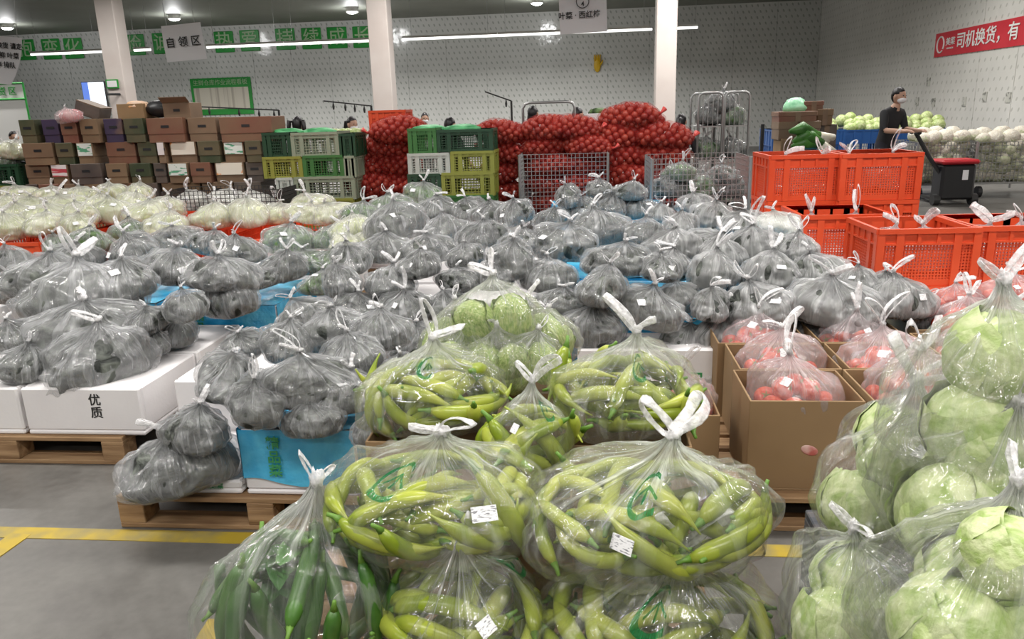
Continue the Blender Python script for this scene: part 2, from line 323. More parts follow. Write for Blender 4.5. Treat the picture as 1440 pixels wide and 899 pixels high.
# slogan panels on the back wall
CHN = dict(zip('抱变化俭诚热爱持续成长', 'embrace change transform thrift honesty warmth love hold continue become grow'.split()))
for ch, u, v in (('抱', 36, 70), ('变', 72, 69), ('化', 103, 68), ('俭', 190, 63), ('诚', 228, 61), ('热', 315, 59), ('爱', 351, 57), ('持', 401, 55), ('续', 438, 54), ('成', 474, 53), ('长', 510, 52)):
    p = aty(u, v, WALLY-.05); e = empty('slogan_panel', p); tag(e, 'green square wall panel with the pale character for '+CHN[ch], 'sign', 'slogan panels on the back wall')
    bd_ = link('board', MB().box(-.38, .38, 0, .03, -.38, .38).mesh('board', M['greenboard'], bevel=.02), e)
    link('character', text_mesh(ch, .66, M['letter'], .01, .003), bd_, (0, -.012, 0), RXF)
# ceiling downlights (row at y=25)
M['lampon'] = mat('lit_lamp_glass', (1, .98, .94), emit=14)
for i, (u, v) in enumerate(((10, 38), (245, 25), (495, 15), (755, 3))):
    p = atz(u, v, CEIL-.1); e = empty('ceiling_downlight', (p.x, p.y, CEIL))
    tag(e, ['round ceiling lamp above the torn hanging sheet', 'round ceiling lamp above the hanging sheet reading self-collection area', 'round ceiling lamp just beside the middle column', 'round ceiling lamp beside the sheet with the circled four'][i], 'lamp', 'ceiling downlights')
    link('housing', MB().tube([(0, 0, 0), (0, 0, -.14)], .2, 20).mesh('housing', M['white'], smooth=False), e)
    link('lens', MB().sphere((0, 0, -.14), (.17, .17, .06), 20, 8).mesh('lens', M['lampon'], smooth=True), e)
    l = bpy.data.lights.new('downlight', 'POINT'); l.energy = 50; l.shadow_soft_size = .15; lo = bpy.data.objects.new('downlight', l); col.objects.link(lo); lo.location = (p.x, p.y, CEIL-.35)
# suspended linear lamps in front of the back wall
M['tube_on'] = mat('lit_tube', (1, 1, .97), emit=1.3)
lampspan = [((45, 85), (146, 80)), ((190, 80), (213, 78)), ((292, 76), (400, 70)), ((401, 70), (520, 64)), ((566, 63), (700, 56)), ((701, 56), (800, 51)), ((801, 51), (917, 47)), ((950, 45), (981, 43))]
LN = ['beside the torn sheet', 'between the first column and the hanging sheet', 'under the character for love', 'under the last slogan characters', 'just past the middle column', 'over the fixed middle wall panels', 'under the sheet with the circled four', 'past the third column']
for i, (a, b) in enumerate(lampspan):
    p, q = aty(*a, 24.0), aty(*b, 24.0); z = 3.72; e = empty('linear_lamp', ((p.x+q.x)/2, 24.0, z)); L = (q.x-p.x)/2
    tag(e, 'long white strip lamp hanging on wires, '+LN[i], 'lamp', 'strip lamps before the back wall')
    link('rail', MB().box(-L, L, -.06, .06, .03, .09).mesh('rail', M['white']), e); link('tube', MB().tube([(-L, 0, 0), (L, 0, 0)], .035, 8).mesh('tube', M['tube_on']), e)
    for k in (-.8, .8): link('wire', MB().tube([(L*k, 0, .09), (L*k, 0, CEIL-z)], .006, 4).mesh('wire', M['steel']), e)
    lo = strip_light((p.x+q.x)/2, 24.0, z-.06, 2*L, 125*L); lo.data.spread = math.radians(170)
# hanging sheets
def sheet(name, label, u0, v0, u1, v1, Y, texts, curl=0, rot=0):
    p, q = aty(u0, v0, Y), aty(u1, v1, Y); wd, h = q.x-p.x, p.z-q.z; e = empty(name, ((p.x+q.x)/2, Y, q.z), rot=(0, rot, 0)); tag(e, label, 'sign')
    mb = MB(); nx, nz = 12, 10; V = []
    for s_ in (0, .006):
        for j in range(nz+1):
            for i in range(nx+1):
                fx, fz = i/nx-.5, j/nz
                V.append((fx*wd + curl*(1-fz)**2*-.5, s_ + .012*math.sin(fx*5+fz*3) - curl*(1-fz)**2*.3, fz*h))
    nn = (nx+1)*(nz+1); Fc = []
    for j in range(nz):
        for i in range(nx):
            k = j*(nx+1)+i; Fc.append((k, k+1, k+nx+2, k+nx+1)); Fc.append((k+nn+nx+1, k+nn+nx+2, k+nn+1, k+nn))
    link('paper', mb.add(V, Fc).mesh('paper', M['paper'], smooth=True), e)
    for (s_, size, fx, fz) in texts: link('lettering', text_mesh(s_, size, M['black_ink'], .002, .0015), e, (fx*wd, -.022-curl*(1-fz)**2*.35, fz*h), RXF)
    for k in (-.35, .35): link('wire', MB().tube([(wd*k, 0, h), (wd*k, 0, CEIL-q.z)], .004, 4).mesh('wire', M['steel']), e)
    return e
sheet('hanging_sign', 'white hanging sheet reading 自领区 near the first column', 228, 35, 291, 84, 12, [('自 领 区', .16, 0, .5)], rot=-.05)
e = sheet('hanging_sign', 'white hanging sheet with a circled four and 叶菜·西红柿', 787, -12, 854, 45, 12, [('叶菜 · 西红柿', .105, -.08, .42), ('4', .09, 0, .68)], rot=-.03)
link('ring', MB().tube([(.09*math.cos(a), -.022, .43+.09*math.sin(a)) for a in [k*PI/12 for k in range(25)]], .006, 5).mesh('ring', M['black_ink']), e)
sheet('hanging_sign', 'torn white sheet with black writing curling down beside a ceiling lamp', -20, 52, 36, 118, 12, [('换货 请走', .1, .1, .8), ('生鲜 叶菜', .1, 0, .6), ('有序 排队', .1, -.1, .4)], curl=.35, rot=.12)
# red banner on the right wall
def atx(u, v, X):
    d = ray(u, v); return CAM + d*(X/d.x)
p, q = atx(1316, 48, WALLX-.04), atx(1313, 81, WALLX-.04); zt, zb = p.z, q.z; y0 = p.y; yl = 9.0
e = empty('red_banner', (WALLX-.03, y0, zb), rot=(0, 0, -PI/2)); tag(e, 'red wall banner with white Chinese lettering above the cauliflower cage', 'banner')
L, Hh = y0-yl, zt-zb
link('cloth', MB().box(0, L, 0, .015, 0, Hh).mesh('cloth', mat('red_banner_cloth', (.52, .02, .035), (.6, .035, .05), rough=.6, scale=1.5)), e)
k = Hh/.9
link('lettering', text_mesh('司机换货，有', 0.62*k, M['white'], .004, .006*k, 'LEFT'), e, (1.9*k, -.012, Hh*.5), RXF, (1.2, 1, 1))
link('logo_ring', MB().tube([(.55*k+.3*k*math.cos(a), -.012, Hh*.5+.3*k*math.sin(a)) for a in [-.6+j*PI/12*.95 for j in range(25)]], .03*k, 6).mesh('ring', M['white']), e)
link('logo_lettering', text_mesh('美菜', .3*k, M['white'], .004, .002), e, (1.4*k, -.012, Hh*.56), RXF, (1.3, 1, 1))
link('logo_subtitle', text_mesh('MEICAI.CN', .09*k, M['white'], .004), e, (1.4*k, -.012, Hh*.3), RXF, (1.3, 1, 1))
# bulletin board, monitor, whiteboard frame
p, q = aty(266, 111, WALLY-.08), aty(357, 160, WALLY-.08); wd, h = q.x-p.x, p.z-q.z
e = empty('bulletin_board', ((p.x+q.x)/2, WALLY-.06, q.z)); tag(e, 'green framed notice board with a cream chart on the back wall', 'notice board')
link('frame', MB().box(-wd/2, wd/2, 0, .05, 0, h).mesh('frame', M['greenboard'], bevel=.01), e)
link('chart', MB().box(-wd/2+.12, wd/2-.12, -.015, 0, .22, h-.36).mesh('chart', mat('cream_chart', (.72, .68, .58), (.5, .46, .38), rough=.6, scale=5, stretch=(1, 1, .01), lo=.52, hi=.6)), e)
link('heading', text_mesh('生鲜仓库作业流程看板', .22, M['letter'], .003), e, (0, -.012, h-.18), RXF)
p, q = aty(113, 115, 17.6), aty(152, 151, 17.6); wd, h = q.x-p.x, p.z-q.z
e = empty('monitor', ((p.x+q.x)/2, 17.6, q.z)); tag(e, 'lit white and blue screen mounted beside the first column', 'monitor')
link('housing', MB().box(-wd/2, wd/2, 0, .07, -.06, h).mesh('housing', M['blackplastic'], bevel=.01), e)
ms, nt, out = newmat('lit_screen'); em = N(nt, 'ShaderNodeEmission', i_Strength=1.6); nt.links.new(em.outputs[0], out.inputs[0])
tc = N(nt, 'ShaderNodeTexCoord'); sp = N(nt, 'ShaderNodeSeparateXYZ'); nt.links.new(tc.outputs['Generated'], sp.inputs[0])
nt.links.new(ramp(nt, sp.outputs[0], [(.0, (.08, .14, .4)), (.29, (.08, .14, .4)), (.3, (.85, .92, 1)), (1, (.85, .92, 1))]), em.inputs[0])
link('screen', MB().box(-wd/2+.02, wd/2-.02, -.008, 0, 0, h-.02).mesh('screen', ms), e)
link('bracket', MB().tube([(wd/2-.1, .05, h/2), (wd/2+.1, .4, h/2)], .03, 6).mesh('bracket', M['darksteel']), e)
p, q = aty(148, 112, COLY-.03), aty(167, 124, COLY-.03)
e = empty('column_notice', (p.x, COLY-.03, q.z)); tag(e, 'small green framed notice on the first column', 'sign')
link('frame', MB().box(0, q.x-p.x, 0, .025, 0, p.z-q.z).mesh('frame', M['greenboard']), e); link('sheet', MB().box(.03, q.x-p.x-.03, -.006, 0, .03, p.z-q.z-.03).mesh('sheet', M['paper']), e)
p, q = aty(-30, 119, 17), aty(50, 210, 17); wd, h = q.x-p.x, p.z-q.z
e = empty('white_board', ((p.x+q.x)/2, 17, q.z)); tag(e, 'white board with a dark green frame behind the cardboard boxes', 'board')
link('panel', MB().box(-wd/2, wd/2, 0, .02, 0, h).mesh('panel', M['white']), e)
for a, b in (((-wd/2, 0), (-wd/2, h)), ((wd/2, -q.z), (wd/2, h)), ((-wd/2, h), (wd/2, h)), ((-wd/2, h-.34), (wd/2, h-.34))):
    link('frame_bar', MB().tube([(a[0], -.01, a[1]), (b[0], -.01, b[1])], .022, 6).mesh('bar', M['greenboard']), e)
link('lettering', text_mesh('发 货 区', .2, M['greenboard'], .003), e, (0, -.02, h-.18), RXF)
p = aty(840, 88, WALLY-.06)
link('glove', None) if False else None
e = empty('yellow_glove', (p.x, WALLY-.07, p.z-.3)); tag(e, 'yellow rubber glove pinned on the back wall', 'glove')
mb = MB().sphere((0, 0, .2), (.13, .05, .24), 12, 8)
for k in range(4): mb.tube([(-.09+.06*k, 0, .34), (-.1+.065*k, -.01, .5), (-.1+.07*k, -.02, .58)], [.035, .032, .02], 6)
mb.tube([(.1, 0, .2), (.18, -.01, .32), (.2, -.02, .38)], [.04, .035, .02], 6)
link('rubber', mb.mesh('rubber', mat('yellow_rubber', (.8, .5, .02), rough=.4), smooth=True), e)
# ------------------------------------------------------------------ plastic bag meshes
PROF = [(0, 0), (.3, 0), (.445, .05), (.505, .17), (.49, .3), (.42, .405), (.3, .475), (.175, .52), (.08, .56), (.034, .605), (.03, .625)]
def prof(t):
    x = t*(len(PROF)-1); i = min(int(x), len(PROF)-2); f = x-i
    P = [PROF[max(i-1, 0)], PROF[i], PROF[i+1], PROF[min(i+2, len(PROF)-1)]]
    def cr(a, b, c, d): return .5*((2*b)+(-a+c)*f+(2*a-5*b+4*c-d)*f*f+(-a+3*b-3*c+d)*f*f*f)
    return max(cr(*[k[0] for k in P]), 0), cr(*[k[1] for k in P])
def sstep(a, b, x):
    x = min(max((x-a)/(b-a), 0), 1); return x*x*(3-2*x)
def bag_shell(seed, film_, core_, nu=88, nv=52, lump=.085, pleat=1.0, dep=.8, ox=None, core_in=.93):
    R = random.Random(seed); ridges = [(R.uniform(0, 2*PI), R.uniform(.07, .2), R.uniform(.3, 1)) for _ in range(19)]
    ox = R.uniform(-.13, .13) if ox is None else ox; oy = R.uniform(-.1, .1); so = Vector((seed*3.7, seed*1.3, 0)); ph = R.uniform(0, 6)
    def P(a, t, inner=1.0, crease=1.0):
        r, z = prof(t); c, s = math.cos(a), math.sin(a)
        e = 2/2.5; x = math.copysign(abs(c)**e, c); y = math.copysign(abs(s)**e, s)*dep
        body = 1-sstep(.55, .95, t); up = sstep(.3, .9, t)
        pl = sum(h*max(0, 1-abs(math.remainder(a-a0, 2*PI))/w_) for a0, w_, h in ridges)-.8
        r2 = r*(1+pleat*pl*(.035+.42*up)*(1 if crease else .3))
        d = Vector((x*r2, y*r2, z))
        n = mnoise.noise(d*3.1+so)*lump + mnoise.noise(d*7+so)*lump*.4 + (.3-abs(mnoise.noise(Vector((c*2.3, s*2.3, t*2.6))+so*2)))*.13*crease*(.35+.65*sstep(.1, .5, t)) + (.25-abs(mnoise.noise(d*5.5+so)))*.085*crease
        k = 1 + n*body*1.9
        d = Vector((d.x*k, d.y*k, max(0, d.z*(1+n*body*.9)))) 
        d.z += .035*math.sin(2*a+ph)*sstep(.3, .5, t)*(1-sstep(.6, .9, t))
        d.x += ox*sstep(.35, 1, t); d.y += oy*sstep(.35, 1, t)
        if inner != 1: d = Vector((d.x*inner, d.y*inner, .02+(d.z-.02)*inner))
        return d
    def grid(t1, inner, crease, nu, nv, cap):
        V = [P(2*PI*i/nu, t1*j/nv, inner, crease) for j in range(nv+1) for i in range(nu)]
        Fc = [(j*nu+i, j*nu+(i+1) % nu, (j+1)*nu+(i+1) % nu, (j+1)*nu+i) for j in range(nv) for i in range(nu)]
        if cap: Fc.append(tuple(nv*nu+i for i in range(nu)))
        me = bpy.data.meshes.new('film'); me.from_pydata(V, [], Fc); me.update()
        uv = me.uv_layers.new(name='UVMap'); d = []
        for j in range(nv):
            for i in range(nu): d += [i/nu, t1*j/nv, (i+1)/nu, t1*j/nv, (i+1)/nu, t1*(j+1)/nv, i/nu, t1*(j+1)/nv]
        if cap: d += [0, 0]*nu
        uv.data.foreach_set('uv', d); me.polygons.foreach_set('use_smooth', [True]*len(me.polygons)); return me
    sh = grid(1.0, 1, 1, nu, nv, False); sh.materials.append(film_); co = None
    if core_ is not None:
        co = grid(.62, core_in, 0, 40, 22, True); co.materials.append(core_)
    return dict(shell=sh, core=co, knot=P(0, 1.0)*.5+P(PI, 1.0)*.5, P=P)
def handle_mesh(seed, L=.3, wd=.05, hole=True):
    R = random.Random(seed); pts = []; n = 18; bend = R.uniform(-.8, .8); ho = R.uniform(.25, .6) if hole else .12
    for i in range(n+1):
        t = i/n; a = -PI/2+2*PI*t; s = math.sin(a)*.5+.5
        x = math.cos(a)*wd*ho*2*(.35+.65*s); z = s*L
        pts.append((x + bend*z*z/L, .02*math.sin(5*t+seed), z))
    rs = [wd*(.22+.2*math.sin(PI*i/n)+.2*R.random()) for i in range(n+1)]
    return MB().tube(pts, rs, 8, flat=.22).mesh('handle', M['handle'], smooth=True)
HND = [handle_mesh(s, L=.17+.05*(s % 3), hole=s % 3 != 0) for s in range(8)]
KNOT = MB().sphere((0, 0, 0), (.036, .03, .034), 14, 9, fn=lambda d: 1+.3*math.sin(5*math.atan2(d.y, d.x)+3*d.z)*abs(d.z)+.2*math.sin(7*d.x+4*d.z)).mesh('knot', M['handle'], smooth=True)
STK = MB().box(-.065, .065, -.045, .045, 0, .003).mesh('sticker', M['label'])
BAGS = {}
def bagset(kind, film_, core_, n, **k): BAGS[kind] = [bag_shell(100*len(BAGS)+i+1, film_, core_, **k) for i in range(n)]
bagset('grey', M['film_grey'], M['core_grey'], 8)
bagset('bright', M['film_brightly_lit'], M['core_grey'], 6)
bagset('green', M['film_grey'], M['core_green'], 4)
bagset('pale', M['film_pale'], M['core_pale'], 5)
bagset('white', M['film_pale'], M['core_white'], 3)
bagset('pink', M['film_pink'], None, 4, lump=.05)
bagset('clear', M['film_clear'], None, 5, lump=.04, nu=96, nv=60)
bagset('plain', M['film_clear_plain'], None, 4, lump=.045, nu=96, nv=60)
PARTN = {'grey': 'leafy_greens', 'bright': 'leafy_greens', 'green': 'leafy_greens', 'pale': 'cabbage_filling', 'white': 'radish_filling'}
NB = [0]
def make_bag(kind, loc, s, label, cat='bag', group=None, rz=None, tilt=.16, handles=2, sticker=None, var=None, hs=1.0):
    """loc: centre of the base; s: (width, depth, height factor) in metres"""
    NB[0] += 1; R = random.Random(NB[0]*17+3)
    b = BAGS[kind][(NB[0] if var is None else var) % len(BAGS[kind])]
    if not hasattr(s, '__len__'): s = (s, s, s*R.uniform(.92, 1.1))
    e = empty('vegetable_bag', loc, rot=(R.uniform(-tilt, tilt), R.uniform(-tilt, tilt), R.uniform(-PI, PI) if rz is None else rz)); e.scale = s
    tag(e, label, cat, group)
    fm = link('film', b['shell'], e)
    if b['core']: link(PARTN[kind], b['core'], e)
    k = b['knot']; kn = link('knot', KNOT, e, k)
    a0 = R.uniform(0, 6)
    for i in range(handles):
        link('handle', HND[R.randrange(8)], kn, (0, 0, 0), (R.uniform(.15, 1.25)*(1 if i else -1), R.uniform(-.6, .6), a0+R.uniform(-.5, .5)), R.uniform(.6, 1.2)*hs)
    if sticker is None: sticker = R.random() < .4
    if sticker:
        rzv = e.rotation_euler.z; a = -PI/2-rzv+R.uniform(-.7, .7); t = R.uniform(.42, .56)
        p0, pa, pt = b['P'](a, t), b['P'](a+.06, t), b['P'](a, t+.03); nrm = (pa-p0).cross(pt-p0).normalized()
        q = nrm.to_track_quat('Z', 'Y'); st = link('sticker', STK, fm, p0+nrm*.012, q.to_euler(), .8 if kind in ('clear', 'plain') else 1)
    return e
# ------------------------------------------------------------------ pallets, boxes, crates
PB = MB().box(0, 1.2, 0, .11, 0, .022).mesh('plank', M['wood'], bevel=.003); PB2 = MB().box(0, .11, 0, 1.0, 0, .02).mesh('plank', M['wood'], bevel=.003)
PK = MB().box(0, .11, 0, .11, 0, .08).mesh('block', M['wood'], bevel=.003)
PBd, PB2d, PKd = PB.copy(), PB2.copy(), PK.copy()
for k in (PBd, PB2d, PKd): k.materials[0] = M['darkwood']
def pallet(x, y, z, label, rz=0, dark=False, sx=1, sy=1):
    a, b2, c = (PBd, PB2d, PKd) if dark else (PB, PB2, PK)
    e = empty('wooden_pallet', (x, y, z), rz); e.scale = (sx, sy, 1); tag(e, label, 'pallet', 'dark pallets' if dark else 'wooden pallets')
    for i in range(7): link('top_plank', a, e, (0, i*.1483, .12))
    for i in range(3): link('stringer', b2, e, (i*.545, 0, .1))
    for i in range(3):
        for j in range(3): link('block', c, e, (i*.545, j*.445, .022))
    for j in range(3): link('bottom_plank', a, e, (0, j*.445, 0))
    return e
def open_box(name, wd, d, h, th, m, bevel=.004):
    mb = MB().box(-wd/2, wd/2, -d/2, d/2, 0, th)
    for x0, x1, y0, y1 in ((-wd/2, wd/2, -d/2, -d/2+th), (-wd/2, wd/2, d/2-th, d/2), (-wd/2, -wd/2+th, -d/2+th, d/2-th), (wd/2-th, wd/2, -d/2+th, d/2-th)): mb.box(x0, x1, y0, y1, th*.98, h)
    return mb.mesh(name, m, bevel=bevel)
def foam_box(x, y, z, wd, d, h, label, text=None, side=False, ink='green_ink', blue=False, vert=False):
    e = empty('foam_box', (x, y, z)); tag(e, label, 'box', 'white foam boxes')
    link('body', open_box('body', wd, d, h, .025, M['foam'], .008), e)
    link('lid', MB().box(-wd/2+.02, wd/2-.02, -d/2+.02, d/2-.02, h-.03, h-.005).mesh('lid', M['foam']), e)
    if text:
        sz = min(h*.42, wd*.16)
        if vert:
            for i, ch in enumerate(text): link('printed_character', text_mesh(ch, h*.26, M[ink], .001, .0006), e, (wd*.12, -d/2-.002, h*(.75-.27*i)), RXF)
        else:
            for fx in (-.25, .25): link('printed_lettering', text_mesh(text, sz, M[ink], .001, .0006), e, (fx*wd, -d/2-.002, h*.6), RXF)
    if blue:
        mb = MB(); nx = 14
        for (ax, ay, bx, by) in ((-wd/2, -d/2, wd/2, -d/2), (wd/2, -d/2, wd/2, d/2), (wd/2, d/2, -wd/2, d/2), (-wd/2, d/2, -wd/2, -d/2)):
            V = []
            for j in range(7):
                for i in range(nx+1):
                    f = i/nx; p = Vector((ax+(bx-ax)*f, ay+(by-ay)*f, h*(.22+.8*j/6)))
                    o_ = Vector((by-ay, -(bx-ax), 0)).normalized(); p += o_*(.006+.008*abs(mnoise.noise(p*9)))
                    p.z += .03*mnoise.noise(p*5) if j == 0 else 0; V.append(p)
            mb.add(V, [(j*(nx+1)+i, j*(nx+1)+i+1, (j+1)*(nx+1)+i+1, (j+1)*(nx+1)+i) for j in range(6) for i in range(nx)])
        V = [Vector((-wd/2+wd*i/10, -d/2+d*j/10, h+.012+.02*mnoise.noise(Vector((i*.7, j*.7, x))))) for j in range(11) for i in range(11)]
        mb.add(V, [(j*11+i, j*11+i+1, (j+1)*11+i+1, (j+1)*11+i) for j in range(10) for i in range(10)])
        for q_ in range(3): link('printed_character', text_mesh('精品菜'[q_], h*.2, M['green_ink'], .001, .001), e, (-wd*.2, -d/2-.017, h*(.82-.21*q_)), RXF)
        link('blue_wrap', mb.mesh('wrap', M['bluefilm'], smooth=True), e)
    return e
CRM = {}
def crate_mesh(wd, d, h, m, nh, nv, solid=.25):
    """ribbed plastic crate with a real lattice of openings"""
    mb = MB(); th = .012
    mb.box(-wd/2, wd/2, -d/2, d/2, 0, .012)
    def side(L, M4, nv):
        mb.box(-L/2, L/2, -th, 0, 0, h*.12, 0, M4); mb.box(-L/2, L/2, -th, 0, h*(1-solid), h, 0, M4)
        mb.box(-L/2-.012, L/2+.012, -th-.014, 0, h-.03, h, 0, M4)                       # rim
        mb.box(-L/2, L/2, -th-.008, 0, h*(1-solid)-.012, h*(1-solid), 0, M4)
        for k in range(nh): z = h*(.12+(1-solid-.12)*(k+.5)/nh); mb.box(-L/2, L/2, -th*.7, -th*.2, z-.004, z+.004, 0, M4)
        for k in range(nv+1): x = -L/2+L*k/nv; mb.box(x-.004, x+.004, -th*.8, -th*.1, h*.1, h*(1-solid), 0, M4)
        for fx in (-.5, -.3, .3, .5): x = fx*L*.985; mb.box(x-.022, x+.022, -th-.01, 0, 0, h-.03, 0, M4)  # posts
        for fx in (-.1, .1): mb.box(fx*L-.01, fx*L+.01, -th-.008, 0, h*(1-solid), h-.03, 0, M4)
    side(wd, Matrix.Translation((0, -d/2, 0)), nv); side(wd, Matrix.Translation((0, d/2, 0)) @ Matrix.Rotation(PI, 4, 'Z'), nv)
    side(d, Matrix.Translation((wd/2, 0, 0)) @ Matrix.Rotation(PI/2, 4, 'Z'), int(nv*d/wd)); side(d, Matrix.Translation((-wd/2, 0, 0)) @ Matrix.Rotation(-PI/2, 4, 'Z'), int(nv*d/wd))
    return mb.mesh('crate', m)
def crate(key, loc, label, rz=0, group=None, mesh_args=None, s=1):
    if key not in CRM: CRM[key] = crate_mesh(*mesh_args)
    o = link('plastic_crate', CRM[key], loc=loc, rot=(0, 0, rz), s=s); tag(o, label, 'crate', group); return o
def cage_mesh(wd, d, h, nx, nz, r=.005, m=None, parent=None, feet=.12):
    def panel(L, M4, n):
        mb = MB()
        for k in range(n+1): x = -L/2+L*k/n; mb.box(x-r, x+r, -r, r, 0, h, 0, M4)
        for k in range(nz+1): z = h*k/nz; mb.box(-L/2, L/2, -r, r, z-r, z+r, 0, M4)
        link('wire_panel', mb.mesh('wire_panel', m), parent, (0, 0, feet))
    panel(wd, Matrix.Translation((0, -d/2, 0)), nx); panel(wd, Matrix.Translation((0, d/2, 0)), nx)
    panel(d, Matrix.Translation((wd/2, 0, 0)) @ Matrix.Rotation(PI/2, 4, 'Z'), nx); panel(d, Matrix.Translation((-wd/2, 0, 0)) @ Matrix.Rotation(PI/2, 4, 'Z'), nx)
    for sx in (-1, 1):
        for sy in (-1, 1): link('post', MB().tube([(sx*wd/2, sy*d/2, 0), (sx*wd/2, sy*d/2, h+feet)], .016, 6).mesh('post', m), parent)
    link('base', MB().box(-wd/2, wd/2, -d/2, d/2, feet-.03, feet).mesh('base', m), parent)
# ------------------------------------------------------------------ heaps of grey bags: rows of (u, v, width px) at a height
def heap(kind, what, place, group, rows, cat='bag', hs=1.0, zs=1.0):
    for rname, z, items in rows:
        items = sorted(items, key=lambda t: t[0])
        for i, it in enumerate(items):
            u, v, wpx = it[:3]; zz = it[3] if len(it) > 3 else z; k2 = it[4] if len(it) > 4 else kind
            p = atz(u, v, zz); s = wpx*depth(p)/F*1.08; hgt = .5*s*zs
            nm = ORD[i]; rr_ = random.Random(int(u*31+v))
            make_bag(k2, (p.x, p.y, zz-hgt*.5), (s*rr_.uniform(.98, 1.16), s*rr_.uniform(.8, 1.0), s*zs*rr_.uniform(.82, 1.02)), '%s, %s from left, %s row, %s' % (what, nm, rname, place), cat, group, hs=hs)
heap('grey', 'grey bag of greens', 'heap on white foam boxes', 'bags heaped on the white foam boxes', [
    ('front', .46, [(38, 508, 92), (141, 504, 132)]),
    ('second', .56, [(27, 468, 78), (120, 460, 140), (208, 478, 62, .48), (250, 464, 66, .48)]),
    ('third', .66, [(113, 420, 150), (208, 446, 66, .6), (262, 430, 76), (20, 405, 66), (325, 417, 92, .6)]),
    ('fourth', .76, [(58, 388, 100), (172, 388, 100), (240, 374, 84), (312, 382, 86), (365, 390, 56, .66), (18, 365, 74)]),
    ('back', .78, [(105, 362, 74), (190, 354, 82), (250, 336, 72), (335, 352, 74), (398, 372, 68, .7), (292, 342, 60)])])
heap('grey', 'grey bag of greens', 'heap beside the blue-wrapped box', 'bags heaped by the blue-wrapped box', [
    ('lowest', .3, [(258, 652, 140, .29), (440, 592, 80, .5)]),
    ('second', .44, [(275, 600, 112, .44), (362, 560, 98, .58), (432, 535, 118, .62), (492, 552, 92, .56), (540, 600, 80, .5)]),
    ('third', .62, [(316, 522, 112, .6), (500, 503, 100), (560, 520, 90, .6), (398, 475, 100, .68)]),
    ('back', .68, [(340, 482, 70, .62), (465, 463, 95), (535, 466, 92), (430, 440, 70, .64)])])
heap('grey', 'grey bag of greens', 'central heap behind lettuce', 'bags of the central heap', [
    ('front', .62, [(505, 428, 78), (570, 432, 86), (632, 428, 76), (828, 457, 92, .52), (908, 432, 92), (785, 425, 70), (596, 475, 90, .56), (760, 465, 80, .5)]),
    ('second', .72, [(548, 394, 88), (645, 392, 60), (695, 388, 72), (770, 386, 92), (848, 404, 84), (480, 395, 70)]),
    ('third', .8, [(545, 345, 74), (606, 347, 74), (655, 358, 64), (720, 362, 84), (790, 340, 88), (868, 364, 84), (495, 362, 66), (590, 372, 62), (930, 375, 66)]),
    ('fourth', .82, [(560, 314, 84), (630, 320, 76), (680, 332, 66), (738, 338, 66), (848, 322, 92), (905, 332, 74)]),
    ('back', .82, [(548, 288, 64, .82, 'green'), (592, 272, 58, .82, 'green'), (615, 292, 56), (660, 292, 56), (690, 296, 56), (727, 300, 58), (510, 300, 58, .8, 'green')])])
heap('grey', 'grey bag of greens', 'far heap before onion cage', 'bags of the far heap', [
    ('front', .72, [(775, 306, 52), (815, 296, 58), (858, 292, 58), (898, 292, 56), (930, 315, 50)]),
    ('back', .86, [(800, 274, 52), (842, 268, 52), (884, 270, 50)])])
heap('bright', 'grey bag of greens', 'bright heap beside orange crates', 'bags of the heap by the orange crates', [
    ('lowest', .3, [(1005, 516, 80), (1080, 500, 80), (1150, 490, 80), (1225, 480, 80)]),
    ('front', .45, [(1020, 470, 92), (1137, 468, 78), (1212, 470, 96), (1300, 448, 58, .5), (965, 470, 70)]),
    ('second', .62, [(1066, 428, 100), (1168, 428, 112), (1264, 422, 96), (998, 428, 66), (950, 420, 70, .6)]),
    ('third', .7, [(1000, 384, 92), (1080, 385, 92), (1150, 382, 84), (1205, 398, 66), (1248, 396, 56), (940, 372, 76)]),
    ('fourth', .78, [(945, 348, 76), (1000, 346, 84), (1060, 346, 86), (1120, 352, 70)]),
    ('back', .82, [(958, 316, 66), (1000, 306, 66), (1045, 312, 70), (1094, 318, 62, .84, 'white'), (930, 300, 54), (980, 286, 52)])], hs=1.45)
heap('green', 'bag of dark green leaves', 'behind the left grey heap', 'green bags behind the left heap', [
    ('front', .66, [(85, 348, 56), (122, 338, 62), (182, 326, 68), (456, 398, 62, .6), (434, 366, 66), (405, 338, 74), (470, 335, 56), (470, 365, 50)])])
heap('pale', 'milky bag of pale cabbage', 'field before cardboard boxes', 'pale cabbage bags before the cardboard boxes', [
    ('front', .72, [(u, 318 + 3*math.sin(u), 62) for u in (12, 62, 110, 232)]),
    ('second', .76, [(u, 301 + 4*math.sin(u*.7), 60) for u in (18, 66, 112, 160, 206, 300, 350)]),
    ('third', .8, [(u, 287 + 3*math.sin(u), 54) for u in (8, 52, 96, 140, 186, 228, 440)]),
    ('back', .84, [(u, 277 + 3*math.sin(u*.6), 48) for u in (30, 72, 114, 154, 196)])], zs=1.05)
heap('pale', 'bag of yellowish leaf cabbage', 'beside the middle crate stack', 'yellowish bags beside the crates', [
    ('front', .7, [(385, 303, 50), (498, 322, 58, .74), (485, 345, 56, .7), (512, 340, 50, .7)]), ('back', .78, [(425, 300, 50), (470, 298, 56)])])
